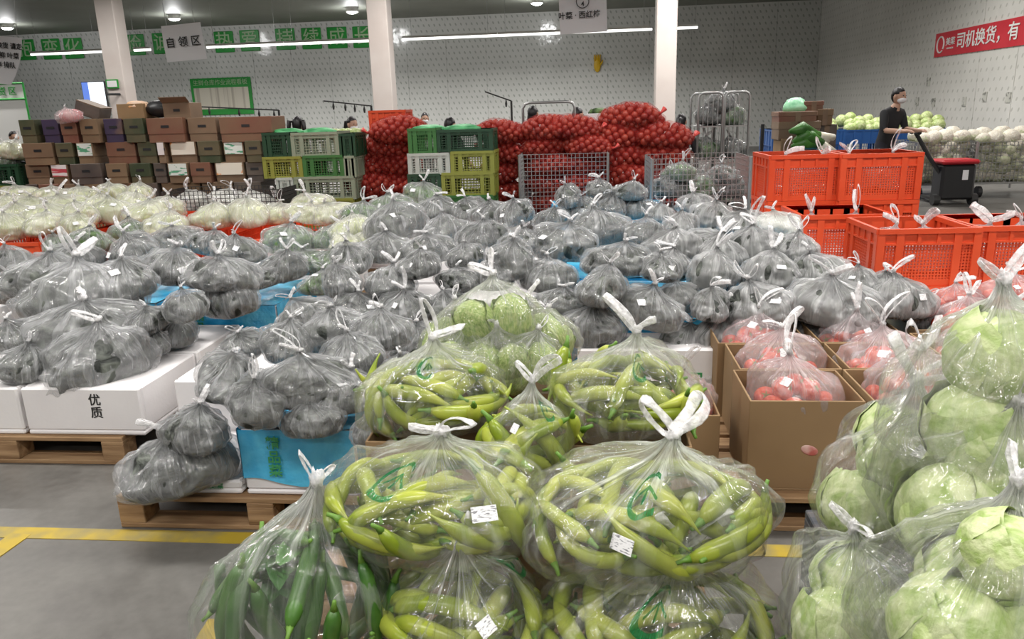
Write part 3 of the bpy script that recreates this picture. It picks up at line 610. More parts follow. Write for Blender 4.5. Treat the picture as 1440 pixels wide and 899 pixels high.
# supports under the heaps: pallets and boxes
pallet(-3.42, 3.2, 0, 'worn wooden pallet under the front white foam boxes')
pallet(-3.42, 4.25, 0, 'worn wooden pallet under the rear white foam boxes, by the blue wrap')
pallet(-4.7, 3.3, 0, 'worn wooden pallet at the edge of the left heap'); pallet(-4.7, 4.4, 0, 'wooden pallet under the rear left heap')
foam_box(-2.41, 3.5,   .142, .6, .55, .24, 'white foam box with black 优质 print at the front of the left pallet', '优质', ink='black_ink', vert=True)
foam_box(-3.03, 3.5, .142, .6, .55, .24, 'white foam box beside the one printed 优质, under grey bags', '精品蔬菜', ink='black_ink', vert=True)
foam_box(-2.41, 4.07, .142, .6, .55, .24, 'white foam box behind the front one on the left pallet')
foam_box(-3.03, 4.07, .142, .6, .55, .24, 'white foam box buried in the middle of the left heap')
foam_box(-2.25, 4.75, .142, .7, .7, .34, 'blue-wrapped foam box at the back of the left pallet', blue=True)
foam_box(-3.0, 4.75, .142, .6, .6, .34, 'blue-wrapped foam box deep under the left heap', blue=True)
foam_box(-4.2, 3.6, .142, .9, .6, .2, 'white foam box at the far end of the left pallets', blue=False); foam_box(-4.2, 4.6, .142, .9, .8, .34, 'foam box below the rear left bags')
pallet(-1.9, 2.64, 0, 'wooden pallet carrying the thin foam tray and the blue-wrapped box')
pallet(-1.9, 3.7, 0, 'wooden pallet behind the blue-wrapped box under the bags')
foam_box(-1.63, 2.92, .142, .5, .5, .06, 'shallow white foam tray with green 精品蔬菜 print', '精品蔬菜')
foam_box(-1.13, 2.87, .142, .46, .4, .28, 'foam box wrapped in bright blue film on the pallet', '精品', blue=True)
foam_box(-1.5, 3.4, .142, .8, .45, .3, 'foam box hidden behind the shallow tray'); foam_box(-.7, 3.2, .142, .4, .7, .25, 'foam box hidden behind the blue-wrapped box')
for i, (x, y) in enumerate(((-1.4, 4.0), (-.2, 4.0), (-1.4, 5.05), (-.2, 5.05), (-1.4, 6.1), (-.2, 6.1), (-2.2, 7.15), (-.4, 7.15))):
    pallet(x, y, 0, 'wooden pallet under the central heap, %s of eight from the front' % ORD[i])
    foam_box(x+.6, y+.5, .142, 1.1, .95, .34 if i < 6 else .5, 'large foam box under the central heap, %s of eight from the front' % ORD[i], blue=(i % 2 == 1))
pallet(-3.0, 5.45, 0, 'wooden pallet under the dark green leaf bags'); foam_box(-2.45, 5.95, .142, 1.1, .95, .36, 'foam box under the dark green leaf bags')
foam_box(.3, 3.8, .0, .7, .3, .44, 'white foam box showing its edge under the central heap', '精品')
for i, (x, y) in enumerate(((.55, 4.05), (1.75, 4.3), (.7, 5.2), (.6, 6.3))):
    pallet(x, y, 0, 'wooden pallet under the bright heap, %s of four' % ORD[i]); foam_box(x+.6, y+.5, .142, 1.1, .95, .2 if i < 2 else .42, 'foam box under the bright heap, %s of four' % ORD[i], blue=i == 0)
for i, x in enumerate((-6.6, -5.3, -4.0, -2.8)):
    crate('otray', (x, 7.15, .26), 'low orange tray under the pale cabbage field, %s from left' % ORD[i], 0, 'orange trays', (1.2, 2.0, .36, M['orange'], 4, 30))
    pallet(x-.6, 6.2, 0, 'wooden pallet under the pale cabbage field, %s from left' % ORD[i], sy=1.9)
# ------------------------------------------------------------------ orange crates at right
OA = (.56, .5, .35, M['orange'], 12, 30)
OG = 'orange perforated crates'
for u, Y, lab, z0 in ((1131, 6.2, 'tall stack beside the roll cage', 3), (1232, 6.15, 'tall stack nearest the man', 3), (1190, 5.4, 'pair behind the front pair', 2), (1308, 4.75, 'front pair above the tomato bags', 2), (1440, 4.8, 'pair at the picture edge', 2)):
    x = aty(u, 300, Y).x; y = Y+.25
    pallet(x-.32, y-.3, 0, 'wooden pallet under the orange crates, '+lab, sx=.54, sy=.6)
    for k in range(z0): crate('orange', (x, y, .143+k*.352), 'orange perforated crate, %s, %s layer' % (lab, ['bottom', 'upper' if z0 == 2 else 'middle', 'top'][k]), RND.uniform(-.03, .03), OG, OA)
    z0h = .143+z0*.352-.29
    for j, dx in enumerate((-.14, .15)):
        make_bag('pink', (x+dx*.9, y-.02, z0h), (.26, .36, .46), 'rosy bag showing its handles in the crate, %s, %s side' % (lab, ('left', 'right')[j]), 'bag', 'bags inside orange crates', hs=1.5)
# ------------------------------------------------------------------ tomato boxes
TOM = MB().sphere((0, 0, 0), (1, 1, .86), 16, 10, fn=lambda d: 1-.14*math.exp(-((1-d.z)/.08))).mesh('tomato', M['tomato'], smooth=True)
CALYX = MB()
for k in range(5):
    a = 2*PI*k/5; CALYX.add([(0, 0, .78), (.16*math.cos(a-.4), .16*math.sin(a-.4), .8), (.45*math.cos(a), .45*math.sin(a), .8), (.16*math.cos(a+.4), .16*math.sin(a+.4), .8), (0, 0, .84)], [(0, 1, 2), (0, 2, 3), (4, 2, 1), (4, 3, 2)])
CALYX = CALYX.mesh('calyx', M['pepper_stem'])
def tomato_bag(c, s, label, place, group='bags of tomatoes', n=11, var=None):
    make_bag('pink', c, s, label, 'bag', group, tilt=.06, hs=1.25, sticker=True, var=var)
    R = random.Random(int(c[0]*1000)); wd, d, h = s; placed = []
    ring = [(0, 0, .31)]+[(math.cos(a)*.16, math.sin(a)*.14, .27) for a in [k*2*PI/4+R.random() for k in range(4)]]+[(math.cos(a)*.31, math.sin(a)*.23, .15) for a in [k*2*PI/7+.2*R.random() for k in range(7)]]
    for i, q in enumerate(ring[:n]):
        r = R.uniform(.04, .049)
        t = link('tomato', TOM, None, (c[0]+q[0]*wd, c[1]+q[1]*d, c[2]+q[2]*h), (R.uniform(-1, 1), R.uniform(-1, 1), R.uniform(0, 6)), r); tag(t, 'ripe red tomato inside the rosy bag %s' % place, 'tomato', 'tomatoes in the bag '+place)
        link('calyx', CALYX, t)
def carton_open(x, y, z, wd, d, h, label, mark=False):
    e = empty('open_carton', (x, y, z)); tag(e, label, 'box', 'open brown cartons')
    link('body', open_box('body', wd, d, h, .008, M['card'], .002), e)
    if mark:
        link('printed_mark', MB().sphere((0, 0, 0), (.034, .003, .02), 16, 8).mesh('mark', mat('rosy_print', (.72, .5, .45), (.5, .12, .1), scale=18), smooth=True), e, (.02, -d/2-.001, h*.46), (0, .35, 0))
    return e
BW, BD, BH = .42, .36, .37
pallet(.55, 2.72, 0, 'wooden pallet under the open tomato cartons'); pallet(.62, 3.72, 0, 'wooden pallet under the rear tomato cartons', sx=.95, sy=.3)
TB = [(.82, 2.96, 'front carton with the printed mark', True, .34), (1.27, 2.97, 'front carton behind the cabbage bags', False, .42), (.85, 3.33, 'middle carton of the left column', False, .36), (1.30, 3.34, 'middle carton of the right column', False, .38), (.82, 3.70, 'rear carton nearest the grey bags', False, .36), (1.29, 3.71, 'rear carton with tall bag ears', False, .37), (1.74, 3.5, 'side carton at the right edge', False, .38)]
for i, (x, y, nm, mk, s) in enumerate(TB):
    z = .143
    carton_open(x, y, z, BW, BD, BH, 'open brown cardboard box with tomatoes, '+nm, mk)
    tomato_bag((x, y, z+BH-.13), (s*1.06, .36 if i != 1 else .42, .42 if i != 1 else .48), 'rosy bag of tomatoes in the '+nm, 'in the '+nm)
p = aty(985, 590, 2.95); carton_open(p.x-.08, 3.05, .143, .3, .3, .26, 'small brown box with tomatoes beside the large pepper bag')
pallet(-.35, 2.9, 0, 'wooden pallet behind the pepper bags', sx=.7, sy=.4)
tomato_bag((p.x-.07, 3.03, .3), (.3, .3, .42), 'rosy bag of tomatoes beside the large pepper bag', 'beside the large pepper bag')
for i, (u, v, wpx, z) in enumerate(((1345, 402, 76, .66), (1425, 392, 80, .7), (1360, 432, 100, .6), (1425, 440, 100, .58), (1330, 418, 60, .6))):
    p = atz(u, v, z); s = wpx*depth(p)/F
    tomato_bag((p.x, p.y, z-.14), (s, s, s*.95), 'rosy bag of tomatoes heaped before the orange crates, %s of five' % ORD[i], 'heaped before the orange crates, %s of five' % ORD[i])
for i in range(2): carton_open(1.85+.5*i, 4.0-.25*i, 0, .5, .45, .5, 'brown box under the tomato heap, %s one' % ('inner', 'outer')[i])
# ------------------------------------------------------------------ peppers and their bags
def pepper_mesh(seed, L=.2, r=.019, curve=.4, mt=None, tip=.12, name='pepper'):
    R = random.Random(seed); n = 14; pts = []; rs = []
    for i in range(n+1):
        t = i/n; a = (t-.5)*curve*2
        rad = L/(2*max(curve, .05)); pts.append((rad*math.sin(a), .008*math.sin(3*t+seed), rad*math.cos(a)-rad))
        rs.append(r*(min(1, .45+t*5)*(1-sstep(.55, 1.0, t)*(1-tip)))*(1+.06*math.sin(9*t+seed)))
    return MB().tube(pts, rs, 10, flat=.9).mesh(name, mt, smooth=True), pts[0], math.atan2(pts[1][2]-pts[0][2], pts[1][0]-pts[0][0])
PEP = [pepper_mesh(s, L=.26+.035*(s % 3), r=.0215+.0025*(s % 2), curve=(.5, .7, .95, .6, 1.15, .8)[s % 6], mt=M['pepper']) for s in range(6)]
CUC = [pepper_mesh(40+s, L=.27, r=.024, curve=.2+.1*s, mt=M['cucumber'], tip=.6, name='cucumber') for s in range(3)]
STEM = MB().tube([(0, 0, 0), (-.018, 0, .003), (-.034, 0, .01)], [.011, .006, .005], 7).mesh('stem', M['pepper_stem'], smooth=True)
def fill_elongated(c, rad, n, seed, meshes, label, group, name, stem=True, upright=0):
    R = random.Random(seed)
    for i in range(n):
        zz = 1-2*(i+.5)/n; a = i*2.39996+R.uniform(-.3, .3); rr = math.sqrt(1-zz*zz)
        nrm = Vector((rr*math.cos(a), rr*math.sin(a), zz)); nrm = nrm/max(abs(nrm.x)**2.3+abs(nrm.y)**2.3+abs(nrm.z)**2.3, 1e-6)**(1/2.3); k = .85 if i % 5 else .5
        pos = Vector(c)+Vector((nrm.x*rad[0], nrm.y*rad[1], nrm.z*rad[2]))*k
        n2 = Vector((nrm.x/rad[0], nrm.y/rad[1], nrm.z/rad[2])).normalized()
        t = n2.cross(Vector((0, 0, 1))); t = t.normalized() if t.length > .05 else Vector((1, 0, 0)); b = n2.cross(t)
        ang = (PI/2+R.uniform(-.25, .25)) if upright else R.gauss(0, .55)
        if R.random() < .5: ang += PI
        tx = t*math.cos(ang)+b*math.sin(ang); ty = n2.cross(tx)
        me, p0, sl = meshes[R.randrange(len(meshes))]
        o = link(name, me); o.matrix_world = Matrix.Translation(pos) @ Matrix((tx, ty, n2)).transposed().to_4x4() @ Matrix.Scale(R.uniform(.88, 1.12), 4)
        tag(o, label, name.replace('_', ' '), group)
        if stem: link('stem', STEM, o, p0, (0, -sl, 0))
def pepper_bag(c, s, n, label, place, rz, var, sticker=True, hs=1.0, kindn='clear'):
    wd, d, h = s
    make_bag(kindn, c, (wd, d, h), label, 'bag', 'clear bags of peppers', rz=rz, tilt=.05, var=var, sticker=sticker, hs=hs)
    fill_elongated((c[0], c[1], c[2]+.235*h), (wd*.5, d*.80*.5, h*.22), n, var*7+n, PEP, 'long pale green pepper '+place, 'peppers '+place, 'pepper')
pallet(-.9, 1.3, 0, 'wooden pallet hidden under the pepper bags', sx=1.05)
pepper_bag((.17, 1.74, .143), (.66, .56, .64), 46, 'clear bag of pale green peppers under the largest pepper bag', 'in the bag under the largest pepper bag', .1, 0)
pepper_bag((-.33, 1.72, .143), (.46, .5, .66), 34, 'clear bag of curled green peppers on the bottom, beside the cucumber bag', 'in the bottom bag beside the cucumbers', 2.0, 1)
pepper_bag((.155, 1.82, .455), (.66, .56, .52), 44, 'largest clear bag of green peppers with a printed ring, tied on top', 'in the largest tied bag', 0.15, 2, hs=1.0)
pepper_bag((-.43, 1.84, .465), (.62, .54, .52), 42, 'clear bag of green peppers with a white label, above the curled peppers', 'in the bag above the curled peppers', -.2, 3)
pepper_bag((-.50, 2.33, .6), (.5, .45, .46), 32, 'clear bag of green peppers with one tall ear, before the lettuce pile', 'in the bag before the lettuce pile', .3, 4, hs=1.15, sticker=False)
pepper_bag((.12, 2.36, .58), (.5, .45, .52), 32, 'clear bag of green peppers with two tall ears beside the tomato box', 'in the two-eared bag beside the tomato box', .6, 0, hs=1.25, sticker=False)
pepper_bag((-.17, 2.1, .52), (.28, .3, .5), 14, 'small clear bag of green peppers squeezed between the larger ones', 'in the small squeezed bag', 1.0, 1)
for i, (x, y, h) in enumerate(((-.5, 2.35, .46), (.12, 2.38, .44), (-.17, 2.1, .37))):
    carton_open(x, y, .143, .4 if i < 2 else .25, .34 if i < 2 else .2, h, 'brown box hidden below the pepper bags, %s' % ('behind the labelled bag', 'behind the largest bag', 'between them')[i])
# cucumber bag
c = (-.77, 1.72, .143)
make_bag('plain', c, (.53, .48, .84), 'clear knotted bag of dark green cucumbers beside the pepper bags', 'bag', 'clear bags of peppers', rz=.4, tilt=.03, var=0, sticker=False, hs=1.0)
fill_elongated((c[0]+.02, c[1], c[2]+.205), (.245, .19, .2), 30, 5, CUC, 'dark green cucumber in the knotted clear bag', 'cucumbers in the knotted bag', 'cucumber', upright=1)
LEAF = MB(); V = []
for j in range(9):
    for i in range(5):
        t = j/8; x = (i-2)/2*.045*math.sin(PI*min(1, t*.92+.08)); V.append((x, t*.19, .03*math.sin(2*t)+abs(x)*.35+.004*math.sin(9*t+i)))
LEAF = LEAF.add(V, [(j*5+i, j*5+i+1, (j+1)*5+i+1, (j+1)*5+i) for j in range(8) for i in range(4)]).mesh('leaf', M['leaf'], smooth=True)
for i in range(12):
    a = i*2.4; o = link('cucumber_leaf', LEAF, None, (c[0]-.02+.05*math.cos(a), c[1]-.02+.05*math.sin(a), c[2]+.3+.03*(i % 3)), (RND.uniform(-.7, -.1), RND.uniform(-.3, .3), a+1.2), .72); tag(o, 'dark green leaf lying on the cucumbers in the knotted bag', 'leaf', 'leaves in the cucumber bag')
# ------------------------------------------------------------------ cabbages
def head_mesh(seed, el=1.0, mt=None):
    def fn(d):
        return 1+.06*mnoise.noise(d*2.3+Vector((seed, 0, 0)))+.025*abs(mnoise.noise(d*7+Vector((0, seed, 0))))
    return MB().sphere((0, 0, 0), (1, 1, el), 28, 18, fn=fn).mesh('head', mt, smooth=True)
def leaf_patch(seed, el=1.0, mt=None, span=1.15):
    V = []; n = 14; R = random.Random(seed)
    for j in range(n+1):
        for i in range(n+1):
            a = (i/n-.5)*2*span; b = -1.25+(j/n)*(1.9)
            lim = span*math.cos((j/n-.42)*1.7)**.6 if abs((j/n-.42)*1.7) < PI/2 else .05
            a = a/span*lim; edge = max(abs(a)/span, j/n)**5
            r = 1.035+.05*edge*(1+.8*math.sin(8*a+seed)+.5*math.sin(13*b))+.02*math.exp(-(a/.07)**2)+.008*math.sin(9*a*(1.2-j/n)+3)
            V.append((r*math.cos(b)*math.sin(a), -r*math.cos(b)*math.cos(a), r*el*math.sin(b)))
    return MB().add(V, [(j*(n+1)+i, j*(n+1)+i+1, (j+1)*(n+1)+i+1, (j+1)*(n+1)+i) for j in range(n) for i in range(n)]).mesh('leaf', mt, smooth=True)
CH = [head_mesh(s, .92, M['cabbage']) for s in (1, 5)]; CL = [leaf_patch(s, .92, M['cabbage']) for s in (2, 4)]
LH = [head_mesh(s, 1.5, M['lettuce']) for s in (3, 8)]; LL = [leaf_patch(s, 1.5, M['lettuce'], 1.0) for s in (6, 9)]
def cabbage(p, r, label, group, kind='cabbage', rot=None, cat='cabbage', leaves=5):
    R = random.Random(int((p[0]*7+p[1]*13+p[2]*29)*1000)); H, Lf = (CH, CL) if kind == 'cabbage' else (LH, LL)
    e = empty(kind, p, rot=rot or (R.uniform(-.7, .7), R.uniform(-.7, .7), R.uniform(0, 6))); e.scale = (r, r, r); tag(e, label, cat, group)
    link('heart', H[R.randrange(2)], e)
    for k in range(leaves): link('leaf', Lf[k % 2], e, (0, 0, 0), (R.uniform(-.12, .12), R.uniform(-.12, .12), k*2*PI/leaves+R.uniform(-.2, .2)), 1+.02*(k % 3))
def cab_bag(u, v, Y, s, heads, label, place, rz, var, sticker=True, hs=1.0):
    p = aty(u, v, Y); wd, d, h = s; b = Vector((p.x, p.y, p.z-.28*h)); s = (wd*1.17, d*1.2, h*1.12)
    make_bag('plain' if var % 2 else 'clear', b, s, label, 'bag', 'clear bags of cabbages', rz=rz, tilt=.05, var=var, sticker=sticker, hs=hs)
    for i, (x, y, z, r) in enumerate(sorted(heads)): cabbage(b+Vector((x*wd, y*d, z*h)), r, 'pale green cabbage, %s from left, %s' % (ORD[i], place), 'cabbages '+place)
H4 = [(-.22, -.1, .2, .1), (.2, -.14, .2, .1), (.0, .18, .2, .1), (.02, -.02, .4, .085)]
cab_bag(1400, 552, 1.5, (.36, .34, .52), [(-.12, -.1, .17, .095), (.16, .05, .2, .095), (0, -.03, .42, .1)], 'tall clear bag of cabbages topping the stack by the tomato boxes', 'in the tall topmost bag', .5, 1, hs=.8, sticker=False)
cab_bag(1268, 676, 1.68, (.40, .38, .55), [(-.26, -.12, .2, .085), (.08, -.2, .2, .09), (.26, .1, .25, .09), (.0, .12, .42, .09), (-.1, -.1, .4, .07)], 'clear bag of cabbages with a white label above the dark pallets', 'in the labelled bag above the dark pallets', 1.1, 0)
cab_bag(1392, 690, 1.4, (.36, .34, .44), H4, 'clear bag of cabbages under the tall topmost bag', 'in the bag under the tall topmost one', 2.0, 3, sticker=False)
cab_bag(1385, 850, 1.16, (.36, .34, .5), [(-.2, -.2, .25, .095), (.2, -.2, .3, .095), (0, .1, .3, .09), (0, -.1, .5, .07)], 'closest clear bag of cabbages with a label, lowest in the stack', 'in the lowest labelled bag', .2, 5)
cab_bag(1205, 850, 1.42, (.3, .3, .42), [(-.15, -.15, .22, .085), (.2, -.1, .22, .085), (0, .1, .35, .08)], 'small clear bag of cabbages hanging over the dark pallet edge', 'in the bag over the dark pallet edge', 1.4, 4, sticker=False)
for k in range(4): pallet(.56, 1.0, k*.145, 'dark wooden pallet under the cabbage bags, %s from the floor' % ORD[k], dark=True, sy=.85)
# lettuce pile
LP = [(693, 445, 2.78, 1, 'topmost'), (640, 468, 2.85, 0, 'upper, toward the grey bags'), (752, 462, 2.88, 2, 'upper, facing the tomato boxes'), (655, 500, 2.68, 3, 'lower, behind the one-eared pepper bag'), (700, 505, 2.66, 2, 'lower, in the middle'), (745, 505, 2.70, 1, 'lower, behind the small pepper bag'), (765, 478, 2.98, 0, 'rear')]
for i, (u, v, Y, var, nm) in enumerate(LP):
    p = aty(u, v, Y); s = .38 if i == 0 else .31
    make_bag('plain', (p.x, p.y, p.z-.3*s), (s, s*.95, s*1.15), 'clear bag of oblong lettuce heads in the pile, '+nm, 'bag', 'bags of lettuce in the pile', rz=i*1.1, tilt=.1, var=var, sticker=False, hs=1.0, handles=2 if i == 0 else 1)
    for k, (dx, dy) in enumerate(((-.17, -.06), (.17, .02))):
        if i and k: dx = .16
        cabbage((p.x+dx*s, p.y+dy*s, p.z-.03), s*.21, 'oblong green lettuce in the %s bag of the pile' % nm, 'lettuces in the %s bag' % nm, 'lettuce', (RND.uniform(-.35, .35), RND.uniform(-.6, .6), RND.uniform(0, 6)), 'lettuce', 4)
carton_open(-.34, 2.85, .143, .55, .4, .5, 'brown box hidden under the lettuce pile')
# ------------------------------------------------------------------ back row: cardboard wall
CC = {'k': mat('plain_card', (.17, .105, .06), (.23, .15, .085), rough=.75, scale=2), 'd': mat('dark_printed_card', (.07, .055, .05), (.13, .1, .08), scale=3), 'p': mat('purple_printed_card', (.045, .03, .07), (.16, .1, .08), scale=2, lo=.5, hi=.6), 'r': mat('reddish_card', (.18, .06, .04), (.2, .11, .065), scale=2), 'g': mat('green_printed_card', (.04, .055, .025), (.13, .1, .055), scale=2), 'o': mat('dusty_card', (.16, .1, .06), (.22, .145, .09), scale=2)}
CNM = {'k': 'brown', 'd': 'dark printed', 'p': 'purple printed', 'r': 'reddish', 'g': 'green printed', 'o': 'dusty brown'}
M['lbl_green'] = mat('white_green_label', (.72, .76, .72), (.1, .35, .2), rough=.5, scale=7, stretch=(1, 1, 5), lo=.55, hi=.58)
M['lbl_orange'] = mat('white_orange_label', (.78, .72, .62), (.85, .3, .05), rough=.5, scale=4, lo=.6, hi=.62)
M['lbl_red'] = mat('white_red_label', (.76, .7, .7), (.5, .06, .08), rough=.5, scale=3, stretch=(.3, 1, 4), lo=.56, hi=.58)
CY0 = 9.0
def wall_carton(u0, u1, v0, v1, kind, rowname, i, lbl=None, Y=CY0, extra=''):
    p, q = aty(u0, v0, Y), aty(u1, v1, Y); wd, h = q.x-p.x-.008, p.z-q.z-.006
    e = empty('cardboard_carton', ((p.x+q.x)/2, Y+.2+RND.uniform(-.03, .03), q.z), RND.uniform(-.02, .02))
    nm = CNM[kind]+' cardboard carton'+(' with a white label' if lbl else '')
    tag(e, '%s, %s from left, %s row of box wall' % (nm, ORD[i], rowname), 'box', 'cartons of the box wall')
    bo = link('body', MB().box(-wd/2, wd/2, -.2, .2, 0, h*.97).mesh('body', CC[kind], bevel=.006), e)
    link('lid', MB().box(-wd/2-.004, wd/2+.004, -.206, .206, h*.35, h).mesh('lid', CC[kind], bevel=.004), e)
    link('hand_hole', MB().box(-.05, .05, -.209, -.205, h*.6, h*.6+.03).mesh('hole', M['blackplastic']), bo)
    if lbl: link('label_panel', MB().box(-wd*.46, wd*.46, -.2105, -.2075, h*.4, h*.96).mesh('label', M[lbl]), bo)
WALLROWS = [('top', 166, 200, [(27, 55, 'g'), (55, 84, 'p'), (84, 112, 'r'), (112, 143, 'k'), (143, 174, 'p'), (174, 206, 'g'), (206, 262, 'r'), (262, 306, 'o'), (308, 386, 'r')]),
 ('second', 199, 230, [(32, 80, 'k'), (78, 107, 'g'), (107, 135, 'k', 'lbl_green'), (146, 192, 'r'), (192, 222, 'g'), (221, 236, 'o', 'lbl_red'), (236, 277, 'o', 'lbl_orange'), (278, 312, 'g'), (312, 344, 'k', 'lbl_green'), (344, 370, 'g')]),
 ('third', 229, 258, [(33, 71, 'o'), (71, 100, 'k', 'lbl_red'), (100, 147, 'd'), (149, 182, 'k'), (182, 215, 'g'), (215, 236, 'd'), (236, 268, 'k', 'lbl_green'), (268, 300, 'r'), (301, 345, 'o', 'lbl_orange'), (345, 372, 'd')]),
 ('bottom', 257, 287, [(34, 56, 'd'), (56, 90, 'r'), (90, 119, 'o'), (119, 156, 'k'), (160, 200, 'r'), (200, 225, 'd'), (225, 283, 'k'), (283, 330, 'o'), (330, 372, 'd')])]
for rn, v0, v1, its in WALLROWS:
    for i, it in enumerate(its): sl = -.012*(it[0]-200); wall_carton(it[0], it[1], v0+sl, v1+sl, it[2], rn, i, it[3] if len(it) > 3 else None)
for i in range(5):
    p = aty(34+68*i, 285, CY0); q = aty(34+68*(i+1), 285, CY0)
    link('base', None) if False else None
    e = empty('cardboard_carton', ((p.x+q.x)/2, CY0+.22, 0)); tag(e, 'brown carton at floor level under the box wall, %s from left' % ORD[i], 'box', 'floor cartons of the box wall')
    link('body', MB().box(-(q.x-p.x)/2+.01, (q.x-p.x)/2-.01, -.2, .2, 0, p.z-.02).mesh('body', M['card'], bevel=.006), e)
# things on top of the box wall
p = aty(183, 168, CY0); e = empty('cardboard_carton', (p.x, CY0+.2, p.z)); tag(e, 'open brown carton with an orange bag on top of the box wall', 'box')
link('body', open_box('body', .33, .35, .18, .008, M['card']), e)
p = aty(184, 150, CY0); tag(link('orange_bag', MB().sphere((0, 0, 0), (.15, .13, .07), 14, 8, fn=lambda d: 1+.15*mnoise.noise(d*3)).mesh('bag', mat('orange_film', (.8, .35, .05), (.75, .6, .5), scale=6), smooth=True), loc=(p.x, CY0+.15, p.z)), 'orange and white plastic bag in the top carton', 'bag')
p = aty(215, 152, CY0); tag(link('black_sack', MB().sphere((0, 0, 0), (.2, .16, .1), 16, 10, fn=lambda d: 1+.2*mnoise.noise(d*3)).mesh('bag', M['blackplastic'], smooth=True), loc=(p.x, CY0+.2, p.z-.01)), 'black plastic sack lying on the box wall', 'bag')
p = aty(247, 168, CY0); e = empty('cardboard_carton', (p.x, CY0+.2, p.z-.01)); tag(e, 'pale brown carton topping the box wall below the notice board', 'box')
link('body', MB().box(-.17, .17, -.15, .15, 0, .2).mesh('body', CC['o'], bevel=.006), e); link('hand_hole', MB().box(-.04, .04, -.154, -.15, .1, .13).mesh('hole', M['blackplastic']), e)
link('flap', MB().box(-.17, .17, 0, .006, 0, .1).mesh('flap', CC['o']), e, (0, -.15, .2), (.9, 0, 0))
p = aty(110, 165, CY0); e = empty('cardboard_carton', (p.x, CY0+.3, p.z), rot=(0, .35, 0)); tag(e, 'tilted dark carton behind the pink bag on the box wall', 'box')
link('body', MB().box(-.18, .14, -.12, .12, 0, .15).mesh('body', CC['d'], bevel=.006), e); link('flap', MB().box(-.18, .14, -.12, .12, .15, .16).mesh('flap', CC['o']), e)
make_bag('pink', tuple(aty(100, 172, CY0-.05)), (.34, .3, .3), 'small pink plastic bag on top of the box wall', var=2, hs=.5)
tag(link('pink_cloth', MB().sphere((0, 0, 0), (.14, .12, .08), 14, 8, fn=lambda d: 1+.2*mnoise.noise(d*4)).mesh('cloth', mat('pink_film', (.75, .2, .22), (.85, .5, .5), scale=8), smooth=True), loc=aty(100, 163, CY0)), 'bundle of bright pink film on the box wall', 'film bundle')
# ------------------------------------------------------------------ vegetable crates
GC = {'dg': mat('dark_green_plastic', (.012, .05, .022), rough=.45), 'gr': mat('grey_green_plastic', (.25, .29, .21), rough=.5), 'ye': mat('yellow_green_plastic', (.24, .25, .04), rough=.5), 'lg': mat('green_plastic', (.04, .15, .035), rough=.5), 'wh': mat('pale_grey_plastic', (.45, .47, .43), rough=.5)}
GN = {'dg': 'dark green', 'gr': 'grey-green', 'ye': 'yellow-green', 'lg': 'bright green', 'wh': 'pale grey'}
def vcrate(u0, u1, v0, v1, kind, stack, pos, Y):
    p, q = aty(u0, v0, Y), aty(u1, v1, Y); wd, h = q.x-p.x-.01, p.z-q.z
    me = crate_mesh(wd, .42, h, GC[kind], 6, 14, .2)
    o = link('slatted_crate', me, loc=((p.x+q.x)/2, Y+.21, q.z)); tag(o, '%s slatted crate, %s in the %s' % (GN[kind], pos, stack), 'crate', 'slatted vegetable crates')
for a in ((370, 410, 187, 221, 'dg', 'top near the box wall'), (410, 477, 187, 219, 'gr', 'top middle'), (478, 500, 188, 220, 'dg', 'top end beside the onions'), (371, 426, 221, 250, 'ye', 'second layer near the box wall'), (427, 484, 219, 249, 'lg', 'second layer middle'), (485, 500, 219, 249, 'gr', 'second layer end'), (390, 414, 250, 282, 'wh', 'third layer pale end'), (415, 500, 249, 280, 'gr', 'third layer middle'), (372, 500, 281, 320, 'ye', 'bottom layer'), (372, 500, 321, 352, 'gr', 'base layer')): vcrate(*a[:5], 'stack beside the box wall', a[5], 8.8)
for a in ((575, 614, 181, 216, 'lg', 'top near the middle column'), (615, 692, 183, 212, 'dg', 'top right'), (575, 632, 216, 245, 'wh', 'second layer pale one'), (635, 694, 213, 243, 'ye', 'second layer yellow one'), (575, 620, 245, 275, 'dg', 'third layer dark one'), (622, 694, 243, 275, 'ye', 'third layer yellow one'), (575, 694, 276, 314, 'lg', 'bottom layer'), (575, 694, 315, 350, 'gr', 'base layer')): vcrate(*a[:5], 'stack between the onions', a[5], 8.6)
for a in ((-30, 30, 232, 262, 'dg', 'upper'), (-30, 31, 262, 290, 'ye', 'lower'), (-30, 31, 291, 330, 'lg', 'lowest')): vcrate(*a[:5], 'stack at the end of the box wall', a[5], 9.0)
for i, (u, v) in enumerate(((2, 215), (20, 205))):
    p = aty(u, v, 9.2); make_bag('pale' if i else 'green', (p.x, p.y, p.z-.18), .45, 'bag of yellow-green leaves on the crates ending the box wall, %s' % ('darker one', 'paler one')[i], group='bags on the end crates')
for i, (u, v, Y) in enumerate(((395, 186, 8.9), (440, 185, 8.95), (597, 181, 8.75), (645, 180, 8.75))):
    p = aty(u, v, Y); tag(link('green_net_bag', MB().sphere((0, 0, 0), (.22, .16, .07), 14, 8, fn=lambda d: 1+.3*mnoise.noise(d*4)).mesh('net', mat('green_net', (.02, .2, .06), (.08, .36, .14), scale=9), smooth=True), loc=(p.x, Y+.2, p.z-.03)), 'green net heap in the crate, '+['corner by the box wall', 'beside the girl with pigtails', 'by the middle column', 'below the dark-haired head'][i], 'net', 'green nets in crates')
